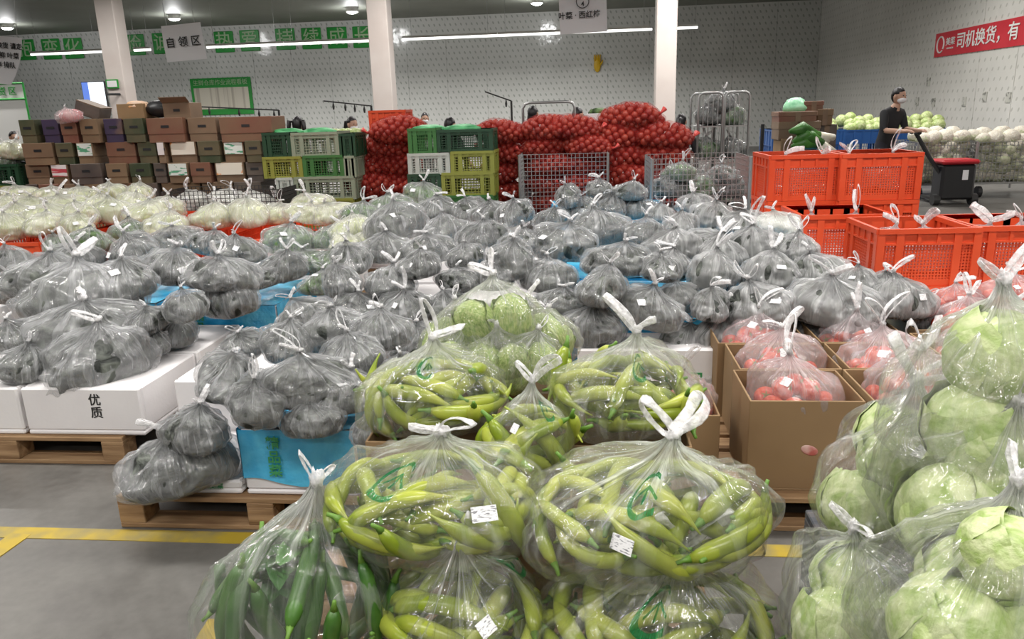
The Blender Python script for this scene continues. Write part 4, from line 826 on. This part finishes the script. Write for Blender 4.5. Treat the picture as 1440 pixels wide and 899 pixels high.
# ------------------------------------------------------------------ onion sacks
def sack_mesh(seed):
    R = random.Random(seed); on = MB(); n = 95
    for i in range(n):
        z = 1-2*(i+.5)/n; a = i*2.39996; rr = math.sqrt(1-z*z); d = Vector((rr*math.cos(a), rr*math.sin(a), z)); k = 1+.13*mnoise.noise(d*2+Vector((seed, 0, 0)))
        on.sphere((d.x*.29*k, d.y*.19*k, .14+d.z*.13*k), R.uniform(.034, .043), 8, 6)
    net = MB().sphere((0, 0, .14), (.335, .235, .175), 28, 16, fn=lambda d: 1+.13*mnoise.noise(d*2+Vector((seed, 0, 0)))+.03*mnoise.noise(d*9)).mesh('net', M['net'], smooth=True)
    return on.mesh('onions', M['onion'], smooth=True), net
mN, nt, out = newmat('red_net'); d = N(nt, 'ShaderNodeBsdfDiffuse'); d.inputs[0].default_value = (.45, .035, .03, 1); tr = N(nt, 'ShaderNodeBsdfTransparent'); mx = N(nt, 'ShaderNodeMixShader', i_0=.22)
nt.links.new(tr.outputs[0], mx.inputs[1]); nt.links.new(d.outputs[0], mx.inputs[2]); nt.links.new(mx.outputs[0], out.inputs[0]); M['net'] = mN
SK = [sack_mesh(s) for s in (1, 4, 7)]
TUFT = MB().tube([(.3, 0, .14), (.36, .01, .16), (.4, .02, .2)], [.05, .02, .05], 8, flat=.6).mesh('tied_end', mat('red_net_tuft', (.55, .06, .05)), smooth=True)
NS = [0]
def sack(u, v, Y, label, s=1.0, rz=None):
    NS[0] += 1; R = random.Random(NS[0]); p = aty(u, v, Y); a, b = SK[NS[0] % 3]
    e = empty('onion_sack', (p.x, Y, p.z-.14*s), rot=(R.uniform(-.12, .12), R.uniform(-.15, .15), R.uniform(-.5, .5)+(PI if R.random() < .5 else 0) if rz is None else rz)); e.scale = (s, s, s); tag(e, label, 'onion sack', 'red net sacks of onions')
    tag(link('onions', a, e), kind='stuff'); link('net', b, e); link('tied_end', TUFT, e)
def stack(rows, Y, name, s=1.0):
    for j, (v, us) in enumerate(rows):
        for i, u in enumerate(us): sack(u, v, Y+RND.uniform(-.08, .08)+.02*j, 'red onion sack, %s from left, %s layer from top, %s' % (ORD[i], ORD[j], name), s)
        if j < 2: sack(us[0]+12, v+6, Y+.5, 'red onion sack at the rear, %s layer from top, %s' % (ORD[j], name), s)
stack([(182, [560]), (206, [545]), (232, [516, 566]), (260, [520, 564]), (288, [518, 564]), (316, [520, 565])], 9.3, 'stack beside the orange basket')
stack([(186, [702]), (214, [708]), (242, [704]), (270, [706]), (298, [705])], 9.3, 'narrow stack past the crates', .92)
stack([(180, [806, 768]), (206, [770, 824]), (232, [774, 822]), (260, [775, 822]), (286, [775, 820])], 9.25, 'stack inside the wire cage', .95)
stack([(166, [884]), (192, [876, 930]), (220, [878, 930]), (248, [875, 932]), (276, [878, 930]), (306, [878, 930])], 9.5, 'tallest stack before the third column', 1.1)
p, q = aty(730, 218, 8.75), aty(855, 218, 8.75)
e = empty('wire_cage', ((p.x+q.x)/2, 9.25, .15)); tag(e, 'steel wire cage holding the middle onion sacks', 'cage'); cage_mesh(q.x-p.x, 1.0, p.z-.27, 22, 18, .0026, M['steel'], e)
p, q = aty(917, 224, 7.9), aty(1056, 224, 7.9)
e = empty('wire_cage', ((p.x+q.x)/2, 8.3, .0)); tag(e, 'steel wire cage of bagged greens below the tall roll cage', 'cage'); cage_mesh(q.x-p.x, .8, p.z-.12, 22, 18, .0026, M['steel'], e)
for i, (u, v) in enumerate(((940, 262), (985, 258), (1030, 262), (955, 240), (1015, 243))):
    p = aty(u, v, 8.2); make_bag('green' if i % 2 else 'grey', (p.x, p.y, p.z-.12), .4, 'bag of greens inside the low wire cage, %s one' % ORD[i], group='bags in the low wire cage')
for i, (u, v) in enumerate(((945, 285), (1000, 285), (1040, 288))):
    p = aty(u, v, 8.25); make_bag('grey', (p.x, p.y, .15), (.45, .45, 1.0*(p.z+.1)), 'bag of greens at the bottom of the low wire cage, %s one' % ORD[i], group='bags in the low wire cage')
p, q = aty(228, 270, 8.25), aty(392, 270, 8.25)
e = empty('wire_cage', ((p.x+q.x)/2, 8.53, .1)); tag(e, 'dark wire cage of white bags before the box wall', 'cage'); cage_mesh(q.x-p.x, .56, p.z-.1-.12, 26, 14, .003, M['darksteel'], e)
for i, (u, v) in enumerate(((250, 300), (292, 296), (334, 297), (375, 298), (270, 285), (315, 284), (356, 286))):
    p = aty(u, v-8, 8.5); make_bag('white', (p.x, p.y+.05*(i % 2), p.z-.16), .42, 'white bag in the dark wire cage, %s one' % ORD[i], group='white bags in the dark cage', hs=1.2)
# ------------------------------------------------------------------ roll cage and right-hand goods
p, q = aty(983, 131, 11), aty(1055, 131, 11); xw = q.x-p.x; zt = p.z
e = empty('roll_cage', ((p.x+q.x)/2, 11.4, 0)); tag(e, 'tall metal roll cage with greens on its shelves behind the low cage', 'roll cage')
for sy in (-.4, .4):
    for k, (x0, x1) in enumerate(((-xw/2, -xw*.02), (xw*.02, xw/2))):
        r_ = .06; link('tube_frame', MB().tube([(x0, sy, .15), (x0, sy, zt-r_), (x0+.02, sy, zt-.02), (x0+r_, sy, zt), (x1-r_, sy, zt), (x1-.02, sy, zt-.02), (x1, sy, zt-r_), (x1, sy, .15)], .017, 8).mesh('frame', M['steel'], smooth=True), e)
        for j in range(1, 5): xx = x0+(x1-x0)*j/5; link('bar', MB().tube([(xx, sy, .2), (xx, sy, zt-.01)], .005, 5).mesh('bar', M['steel']), e)
for z in (.2, .85, 1.3): link('shelf', MB().box(-xw/2, xw/2, -.4, .4, z-.02, z).mesh('shelf', M['steel']), e)
for sx in (-1, 1):
    for sy in (-1, 1): link('caster', MB().tube([(sx*xw*.42-.02, sy*.34, .075), (sx*xw*.42+.02, sy*.34, .075)], .075, 12).mesh('caster', M['blackplastic']), e)
ec = e.location
for i, (dx, z) in enumerate(((-.2, .86), (.18, .86), (-.17, 1.31), (.15, 1.31), (0, 1.48), (-.15, .21), (.18, .21))):
    make_bag('green' if i % 3 == 0 else 'grey', (ec.x+dx, ec.y-.1, z), (.38, .5, .5), 'bag of greens on the roll cage, %s one from the middle shelf' % ORD[i], group='bags on the roll cage')
# cartons, leeks and blue bins beside the wall
def simple_carton(u0, u1, v0, v1, Y, label, m, d=.5, lid=True):
    p, q = aty(u0, v0, Y), aty(u1, v1, Y); wd, h = q.x-p.x, p.z-q.z
    e = empty('cardboard_carton', ((p.x+q.x)/2, Y+d/2, q.z)); tag(e, label, 'box', 'cartons before the right wall')
    link('body', MB().box(-wd/2, wd/2, -d/2, d/2, 0, h).mesh('body', m, bevel=.008), e)
    if lid: link('lid', MB().box(-wd/2-.01, wd/2+.01, -d/2-.01, d/2+.01, h*.6, h+.005).mesh('lid', m, bevel=.006), e)
    link('tape', MB().box(-.04, .04, -d/2-.013, -d/2-.0105, 0, h).mesh('tape', CC['o']), e)
simple_carton(1099, 1152, 196, 262, 13, 'tall brown carton at the foot of the stack below the green bag', M['card'])
simple_carton(1096, 1152, 172, 196, 13, 'brown carton in the middle of the stack below the green bag', CC['o'])
simple_carton(1096, 1148, 158, 172, 13, 'flat brown carton right under the green bag', CC['r'])
simple_carton(1150, 1170, 154, 176, 13.2, 'narrow pale carton with holes beside the brown stack', CC['k'])
simple_carton(1132, 1157, 143, 157, 13.2, 'small red-brown box on the stack beside the green bag', CC['r'])
simple_carton(1150, 1170, 176, 256, 13.25, 'tall dark carton below the narrow pale one', CC['d'])
p = aty(1121, 152, 13.2); tag(link('green_bag', MB().sphere((0, 0, 0), (.2, .15, .13), 16, 10, fn=lambda d: 1+.25*mnoise.noise(d*3)+.3*max(0, d.z)**6).mesh('bag', mat('green_film', (.15, .5, .25), (.4, .75, .5), rough=.25, scale=6), smooth=True), loc=(p.x, 13.3, p.z)), 'pale green plastic bag on top of the brown cartons', 'bag')
for i, (u, v, a) in enumerate(((1135, 186, .2), (1140, 192, -.1), (1145, 198, .3), (1138, 204, .1))):
    p = aty(u, v, 12.6); e = empty('leek_bunch', p, rot=(0, a, .3)); tag(e, 'dark green leek bunch with white roots, %s from top beside the blue bins' % ORD[i], 'leeks', 'leek bunches')
    link('leaves', MB().tube([(-.3, 0, -.04), (-.1, 0, .04), (.15, 0, 0)], [.03, .11, .06], 8).mesh('leaves', M['leaf'], smooth=True), e); link('stalks', MB().tube([(.13, 0, 0), (.4, 0, -.07)], [.06, .05], 8).mesh('stalks', M['cauli'], smooth=True), e)
e = empty('leek_stand', (aty(1140, 200, 12.7).x, 12.9, 0)); tag(e, 'low blue stand carrying the leek bunches', 'stand'); link('top', MB().box(-.4, .4, -.3, .3, .68, .72).mesh('top', M['blue']), e)
for sx in (-.36, .36):
    for sy in (-.26, .26): link('leg', MB().box(sx-.03, sx+.03, sy-.03, sy+.03, 0, .68).mesh('leg', M['blue']), e)
BINS = [(1163, 1188, 15.5), (1190, 1250, 16), (1252, 1338, 16), (1088, 1100, 14.5)]
for i, (a, b, Y) in enumerate(BINS):
    p, q = aty(a, 183, Y), aty(b, 183, Y); wd = q.x-p.x
    crate_b = link('pallet_bin', crate_mesh(wd, 1.0, p.z, M['blue'], 5, 8, .25), loc=((p.x+q.x)/2, Y+.5, 0)); tag(crate_b, 'large blue bin full of cabbages, '+['narrow one beside the cartons', 'directly behind the man', 'past the man beside the wall', 'beside the black post'][i], 'bin', 'blue pallet bins')
    n = int(wd/.2)
    for r_ in range(3):
        for k in range(n):
            if i == 3: continue
            o = link('cabbage', CH[(k+r_) % 2], None, (p.x+.12+(wd-.2)*(k+.5*(r_ % 2))/max(1, n-.5), Y+.15+.3*r_, p.z+.02+.07*r_+.05*math.sin(k*2.1)), (k, r_, 0), .125)
            tag(o, 'round green cabbage heaped in the blue bin %s' % ['beside the cartons', 'behind the man', 'past the man'][i], 'cabbage', 'cabbages in the blue bin %d' % i)
e = empty('black_post', (aty(1073, 170, 13).x, 13, 0)); tag(e, 'thin black post standing before the corner', 'post'); link('pole', MB().tube([(0, 0, 0), (0, 0, 1.25)], .03, 8).mesh('pole', M['blackplastic']), e); link('foot', MB().tube([(0, 0, 0), (0, 0, .05)], .16, 14).mesh('foot', M['blackplastic']), e)
# cauliflower cages
CAU = MB().sphere((0, 0, 0), (1, 1, .75), 18, 12, fn=lambda d: 1+.12*mnoise.noise(d*5)+.05*mnoise.noise(d*12)).mesh('curd', M['cauli'], smooth=True)
WRAP = MB().sphere((0, 0, -.25), (1.06, 1.06, .75), 14, 8, fn=lambda d: 1+.1*mnoise.noise(d*4)).mesh('leaves', mat('pale_outer_leaf', (.4, .45, .25), (.65, .64, .5), scale=4), smooth=True)
for ci, (u0, u1) in enumerate(((1293, 1375), (1377, 1478))):
    p, q = aty(u0, 196, 13.0), aty(u1, 196, 13.0); wd = q.x-p.x; zt = p.z
    e = empty('wire_cage', ((p.x+q.x)/2, 13.5, .05)); tag(e, 'wheeled wire cage heaped with cauliflowers, '+('beside the pallet truck' if ci == 0 else 'at the picture edge'), 'cage'); cage_mesh(wd, 1.0, zt-.3, 18, 12, .004, M['steel'], e, feet=.2)
    for sx in (-1, 1): link('caster', MB().tube([(sx*wd*.4-.03, -.45, .05), (sx*wd*.4+.03, -.45, .05)], .09, 12).mesh('caster', M['blackplastic']), e)
    for r_ in range(5):
        for k in range(6):
            for dpt in range(2 if r_ == 4 else 1):
                o = link('cauliflower', CAU, None, (p.x+.12+(wd-.24)*(k+.4*(r_ % 2))/5.4, 13.16+.34*dpt+.05*math.sin(k+r_), .36+(zt-.36)*r_/4+.03*math.sin(k*2.7)+.05*dpt), (RND.uniform(-.5, .5), RND.uniform(-.5, .5), k), .125+.015*math.sin(k*3+r_))
                tag(o, 'cream cauliflower in the %s, layer %s from the floor' % (('cage beside the pallet truck', 'cage at the picture edge')[ci], ORD[r_]), 'cauliflower', 'cauliflowers in cage %d' % ci)
                link('leaves', WRAP, o)
# pallet truck
p = aty(1330, 250, 12.6); e = empty('pallet_truck', (p.x, 12.35, 0)); e.scale = (.9, .9, .85); tag(e, 'black electric pallet truck with a red cover before the cauliflower cage', 'pallet truck')
link('body', MB().box(-.27, .27, -.2, .2, .1, .72).mesh('body', M['blackplastic'], bevel=.04), e); link('cover', MB().box(-.3, .3, -.24, .24, .72, .8).mesh('cover', M['red'], bevel=.03), e)
link('tiller', MB().tube([(-.2, -.05, .5), (-.45, -.05, .85), (-.7, -.05, 1.27)], .035, 8).mesh('tiller', M['blackplastic']), e); link('tiller_head', MB().tube([(-.7, -.2, 1.27), (-.72, 0, 1.3), (-.7, .12, 1.27)], .035, 8).mesh('tiller_head', M['blackplastic']), e)
for sx in (-.3, .3): link('wheel', MB().tube([(sx-.05, -.1, .1), (sx+.05, -.1, .1)], .1, 14).mesh('wheel', M['darksteel']), e)
for sx in (-.18, .18): link('fork', MB().box(sx-.08, sx+.08, .2, .62, .06, .11).mesh('fork', M['darksteel']), e)
link('notice', MB().box(.05, .14, -.206, -.2, .45, .62).mesh('notice', M['paper']), e)
# ------------------------------------------------------------------ people
def person(loc, rz, height, label, shirt='black', pose='stand', hairstyle='short', mask=True, look=0.0):
    k = height/1.72; J = {}; E = []; RAD = {}
    def jn(n, x, y, z, r, par=None, seg='shirt'):
        J[n] = Vector((x, y, z)); RAD[n] = r
        if par: E.append((par, n, seg))
    lean = .12 if pose == 'push' else 0
    jn('pel', 0, 0, .95, .135); jn('sp', 0, -lean*.4, 1.12, .125, 'pel'); jn('ch', 0, -lean*.9, 1.32, .15, 'sp'); jn('nk', 0, -lean*1.2, 1.46, .062, 'ch', 'skin'); jn('hd', 0, -lean*1.4, 1.53, .06, 'nk', 'skin')
    for s, nm in ((-1, 'l'), (1, 'r')):
        jn('sh'+nm, s*.18, -lean*.9, 1.38, .072, 'ch')
        if pose == 'push': jn('el'+nm, s*.23, -.17, 1.13, .05, 'sh'+nm); jn('wr'+nm, s*.15, -.42, 1.12, .034, 'el'+nm, 'skin'); hd = Vector((-s*.1, -1, .05))
        else: jn('el'+nm, s*.26, -.03, 1.1, .048, 'sh'+nm); jn('wr'+nm, s*.22, -.22, .98, .034, 'el'+nm, 'skin'); hd = Vector((0, -.8, -.6))
        hd.normalize(); w_ = J['wr'+nm]; pm = w_+hd*.07; jn('pa'+nm, pm.x, pm.y, pm.z, .032, 'wr'+nm, 'skin')
        side = hd.cross(Vector((0, 0, 1))).normalized()
        for fi, (off, ln) in enumerate(((-.027, .065), (-.009, .08), (.009, .075), (.027, .055))):
            a = pm+hd*.035+side*off; jn('f%d%s' % (fi, nm), *(a+hd*ln*.5-Vector((0, 0, .006))), .0095, 'pa'+nm, 'skin'); jn('g%d%s' % (fi, nm), *(a+hd*ln*.9-Vector((0, 0, .03))), .008, 'f%d%s' % (fi, nm), 'skin')
        th = w_+hd*.035-side*s*.035; jn('t'+nm, *(th+hd*.03), .011, 'wr'+nm, 'skin')
        st = s*.16 if pose == 'push' else 0
        jn('hp'+nm, s*.095, 0, .88, .095, 'pel', 'leg'); jn('kn'+nm, s*.105, -.02+st*.8, .5, .062, 'hp'+nm, 'leg'); jn('an'+nm, s*.11, .02+st*1.4, .09, .042, 'kn'+nm, 'leg'); jn('to'+nm, s*.12, -.14+st*1.4, .04, .036, 'an'+nm, 'shoe')
    names = list(J); me = bpy.data.meshes.new('skeleton'); me.from_pydata([J[n] for n in names], [(names.index(a), names.index(b)) for a, b, _ in E], [])
    ob = bpy.data.objects.new('skeleton_tmp', me); col.objects.link(ob); ob.modifiers.new('s', 'SKIN'); sv = me.skin_vertices[0].data
    for i, n in enumerate(names): sv[i].radius = (RAD[n], RAD[n]*(.78 if n in ('ch', 'sp', 'pel') else 1)); sv[i].use_root = n == 'pel'
    ss = ob.modifiers.new('u', 'SUBSURF'); ss.levels = 2
    bm_ = bpy.data.meshes.new_from_object(ob.evaluated_get(bpy.context.evaluated_depsgraph_get())); bpy.data.objects.remove(ob)
    for mt in (M['skin'], M[shirt], M['trouser'], M['blackplastic']): bm_.materials.append(mt)
    idx = {'skin': 0, 'shirt': 1, 'leg': 2, 'shoe': 3}
    for pl in bm_.polygons:
        c_ = pl.center; best = (9, 0)
        for a, b, sg in E:
            A_, B_ = J[a], J[b]; ab = B_-A_; t = max(0, min(1, (c_-A_).dot(ab)/max(ab.length_squared, 1e-9))); d_ = (c_-(A_+ab*t)).length-(RAD[a]*(1-t)+RAD[b]*t)
            if d_ < best[0]: best = (d_, idx[sg])
        pl.material_index = best[1]; pl.use_smooth = True
    # head joined to the body
    hc = J['hd']+Vector((0, -.015, .085)); Rz = Matrix.Rotation(look, 3, 'Z'); hb = MB()
    def hf(d):
        d2 = Vector(d); k_ = 1-.12*max(0, -d2.z)*(1-abs(d2.y)); nose = .2*math.exp(-((d2.x/.14)**2+((d2.z+.12)/.16)**2))*(d2.y < 0); eye = -.06*sum(math.exp(-(((d2.x-s*.36)/.16)**2+((d2.z-.04)/.12)**2)) for s in (-1, 1))*(d2.y < 0)
        return k_+nose+eye+.03*math.exp(-((d2.x/.3)**2+((d2.z+.5)/.07)**2))*(d2.y < 0)
    hb.sphere((0, 0, 0), (.077, .098, .118), 24, 18, fn=hf)
    for s in (-1, 1): hb.sphere((s*.08, .005, -.005), (.014, .024, .034), 8, 6)
    tb = bmesh.new(); tb.from_mesh(bm_); hm = hb.mesh('head', M['skin'], smooth=True); hm.transform(Matrix.Translation(hc) @ Rz.to_4x4()); tb.from_mesh(hm); tb.to_mesh(bm_); tb.free()
    e = empty('person', loc, rz); e.scale = (k, k, k); tag(e, label, 'person'); link('body', bm_, e)
    he = dict(parent=e, loc=hc, rot=(0, 0, look))
    hair = MB().sphere((0, .012, .012), (.087, .104, .122), 22, 14, fn=lambda d: (1+.04*mnoise.noise(Vector(d)*6)) if (d.z > .32-.75*max(0, d.y)-(.15 if abs(d.x) > .8 else 0) or d.y > .35) else .72)
    if hairstyle == 'ponytail': hair.tube([(0, .1, .06), (0, .17, .04), (0, .2, -.06), (0, .17, -.2)], [.025, .04, .038, .01], 8)
    if hairstyle == 'pigtails':
        for s in (-1, 1): hair.tube([(s*.06, .06, .05), (s*.11, .08, .06), (s*.12, .09, -.06), (s*.1, .08, -.18)], [.02, .035, .03, .01], 8)
    if hairstyle == 'long': hair.sphere((0, .05, -.08), (.085, .06, .16), 14, 10)
    link('hair', hair.mesh('hair', M['hair'], smooth=True), **he)
    for s in (-1, 1): link('eye', MB().sphere((s*.03, -.088, .005), (.012, .008, .007), 8, 6).mesh('eye', M['hair'], smooth=True), **he)
    if mask: link('face_mask', MB().sphere((0, -.03, -.055), (.07, .082, .052), 16, 10, fn=lambda d: 1.0 if d.y < .2 else .8).mesh('mask', M['paper'], smooth=True), **he)
    else: link('mouth', MB().sphere((0, -.086, -.062), (.022, .008, .006), 8, 6).mesh('mouth', M['red'], smooth=True), **he)
    return e
p = aty(1243, 200, 12.4); person((p.x, 12.4, 0), .55, 1.72, 'person in a black shirt and white face mask leaning on the pallet truck', 'black', 'push', 'short', True, .1)
PPL = [(418, 166, 10.6, PI, 'shirtw', 'pigtails', 'person with two dark pigtails behind the crates', False), (494, 166, 11.7, .9, 'shirtw', 'ponytail', 'masked person with a dark ponytail beside the middle column', True), (597, 160, 16, .3, 'shirtw', 'short', 'small distant person behind the onion stack', True), (632, 167, 11, 2.6, 'black', 'short', 'person with short dark hair behind the green crate nets', False), (749, 151, 12.2, PI*.9, 'shirtw', 'long', 'person in white with dark hair at the metal cart', False), (812, 153, 12.6, 2.2, 'black', 'short', 'dark-haired person beside the white foam box', False), (18, 186, 13, 1.0, 'black', 'short', 'dark-haired person at the end of the box wall', False), (958, 166, 11.2, 2.9, 'black', 'ponytail', 'person in black beside the third column', False)]
for u, v, Y, rz, sh, hs_, lab, mk in PPL:
    p = aty(u, v, Y); person((p.x, Y, 0), rz, max(1.45, min(1.75, p.z)), lab, sh, 'stand', hs_, mk)
# ------------------------------------------------------------------ small things of the back area
crate('obasket', tuple(aty(552, 194, 10.4)), 'tall orange crate standing behind the onions by the middle column', 0, OG, (.45, .4, .36, M['orange'], 10, 22))
p = aty(552, 194, 10.4); e = empty('work_table', (p.x-.1, 10.4, 0)); tag(e, 'steel work table carrying the tall orange crate', 'table')
link('top', MB().box(-.8, .6, -.35, .4, p.z-.04, p.z-.002).mesh('top', M['steel']), e)
for sx in (-.75, .55):
    for sy in (-.3, .35): link('leg', MB().box(sx-.02, sx+.02, sy-.02, sy+.02, 0, p.z-.04).mesh('leg', M['steel']), e)
for k in range(10):
    o = link('cabbage', CH[k % 2], None, (p.x-.85+.09*(k % 5)*1.1, 10.35+.2*(k//5), p.z+.07), (k, k, 0), .075); tag(o, 'small pale cabbage on the work table beside the orange crate', 'cabbage', 'cabbages on the work table')
p, q = aty(825, 160, 10.6), aty(858, 178, 10.6)
foam_box((p.x+q.x)/2, 10.9, q.z, q.x-p.x, .45, p.z-q.z, 'white foam box on a carton between the onion stacks')
simple_carton(826, 857, 178, 330, 10.62, 'dark carton under the white foam box between onion stacks', CC['d'], .5)
p = aty(842, 157, 10.8); tag(link('greens_bundle', MB().sphere((0, 0, 0), (.14, .14, .05), 14, 8, fn=lambda d: 1+.4*mnoise.noise(d*4)).mesh('greens', M['core_green'], smooth=True), loc=(p.x, 10.9, p.z)), 'bundle of greens on the white foam box', 'greens')
p, q = aty(735, 145, 11.5), aty(808, 142, 11.5); e = empty('metal_cart', ((p.x+q.x)/2, 11.5, 0)); tag(e, 'metal cart with a high bent tube handle behind the caged onions', 'cart'); xw = (q.x-p.x)/2
link('tube_handle', MB().tube([(-xw, 0, .2), (-xw, 0, p.z-.08), (-xw+.03, 0, p.z-.02), (-xw+.1, 0, p.z), (xw-.1, 0, p.z), (xw-.03, 0, p.z-.02), (xw, 0, p.z-.08), (xw, 0, .2)], .02, 8).mesh('handle', M['steel'], smooth=True), e)
link('deck', MB().box(-xw, xw, 0, .7, .2, .24).mesh('deck', M['steel']), e)
for sx in (-1, 1): link('wheel', MB().tube([(sx*xw*.8-.03, .1, .1), (sx*xw*.8+.03, .1, .1)], .1, 12).mesh('wheel', M['blackplastic']), e)
def hook_rail(a, b, Y, label, hooks):
    p, q = aty(*a, Y), aty(*b, Y); e = empty('scale_rail', (q.x, Y, 0)); tag(e, label, 'rail', 'thin rails with hanging scales'); A_ = p-Vector((q.x, Y, 0)); B_ = q-Vector((q.x, Y, 0))
    link('rail', MB().tube([A_, B_], .012, 6).mesh('rail', M['darksteel']), e); link('post', MB().tube([(B_.x, 0, 0), B_], .018, 6).mesh('post', M['darksteel']), e)
    for f in hooks: c_ = A_.lerp(B_, f); link('hook', MB().tube([c_, c_-Vector((0, 0, .07)), c_-Vector((0, 0, .12))], [.004, .02, .012], 6).mesh('hook', M['darksteel']), e)
hook_rail((252, 149), (392, 155), 12.5, 'thin rail with small hooks in front of the notice board', (.1, .3, .6, .8, .95))
hook_rail((455, 142), (522, 149), 12.5, 'thin rail with small hooks beside the middle column', (.2, .45, .65, .85))
hook_rail((682, 129), (719, 142), 12.5, 'short slanting rail behind the onions', (.8,))
# price tags on the right wall
for i, (u, v) in enumerate(((1289, 143), (1312, 144), (1355, 143), (1384, 136), (1417, 137), (1305, 115))):
    p = atx(u, v, WALLX-.02); o = link('wall_notice', MB().box(0, .012, -.09, .09, -.1, .1).mesh('notice', mat('grey_notice', (.55, .55, .5), (.2, .2, .18), scale=9, lo=.5, hi=.6)), loc=(WALLX-.018, p.y, p.z)); tag(o, 'small grey notice on the right wall, %s of six' % ORD[i], 'notice', 'notices on the right wall')
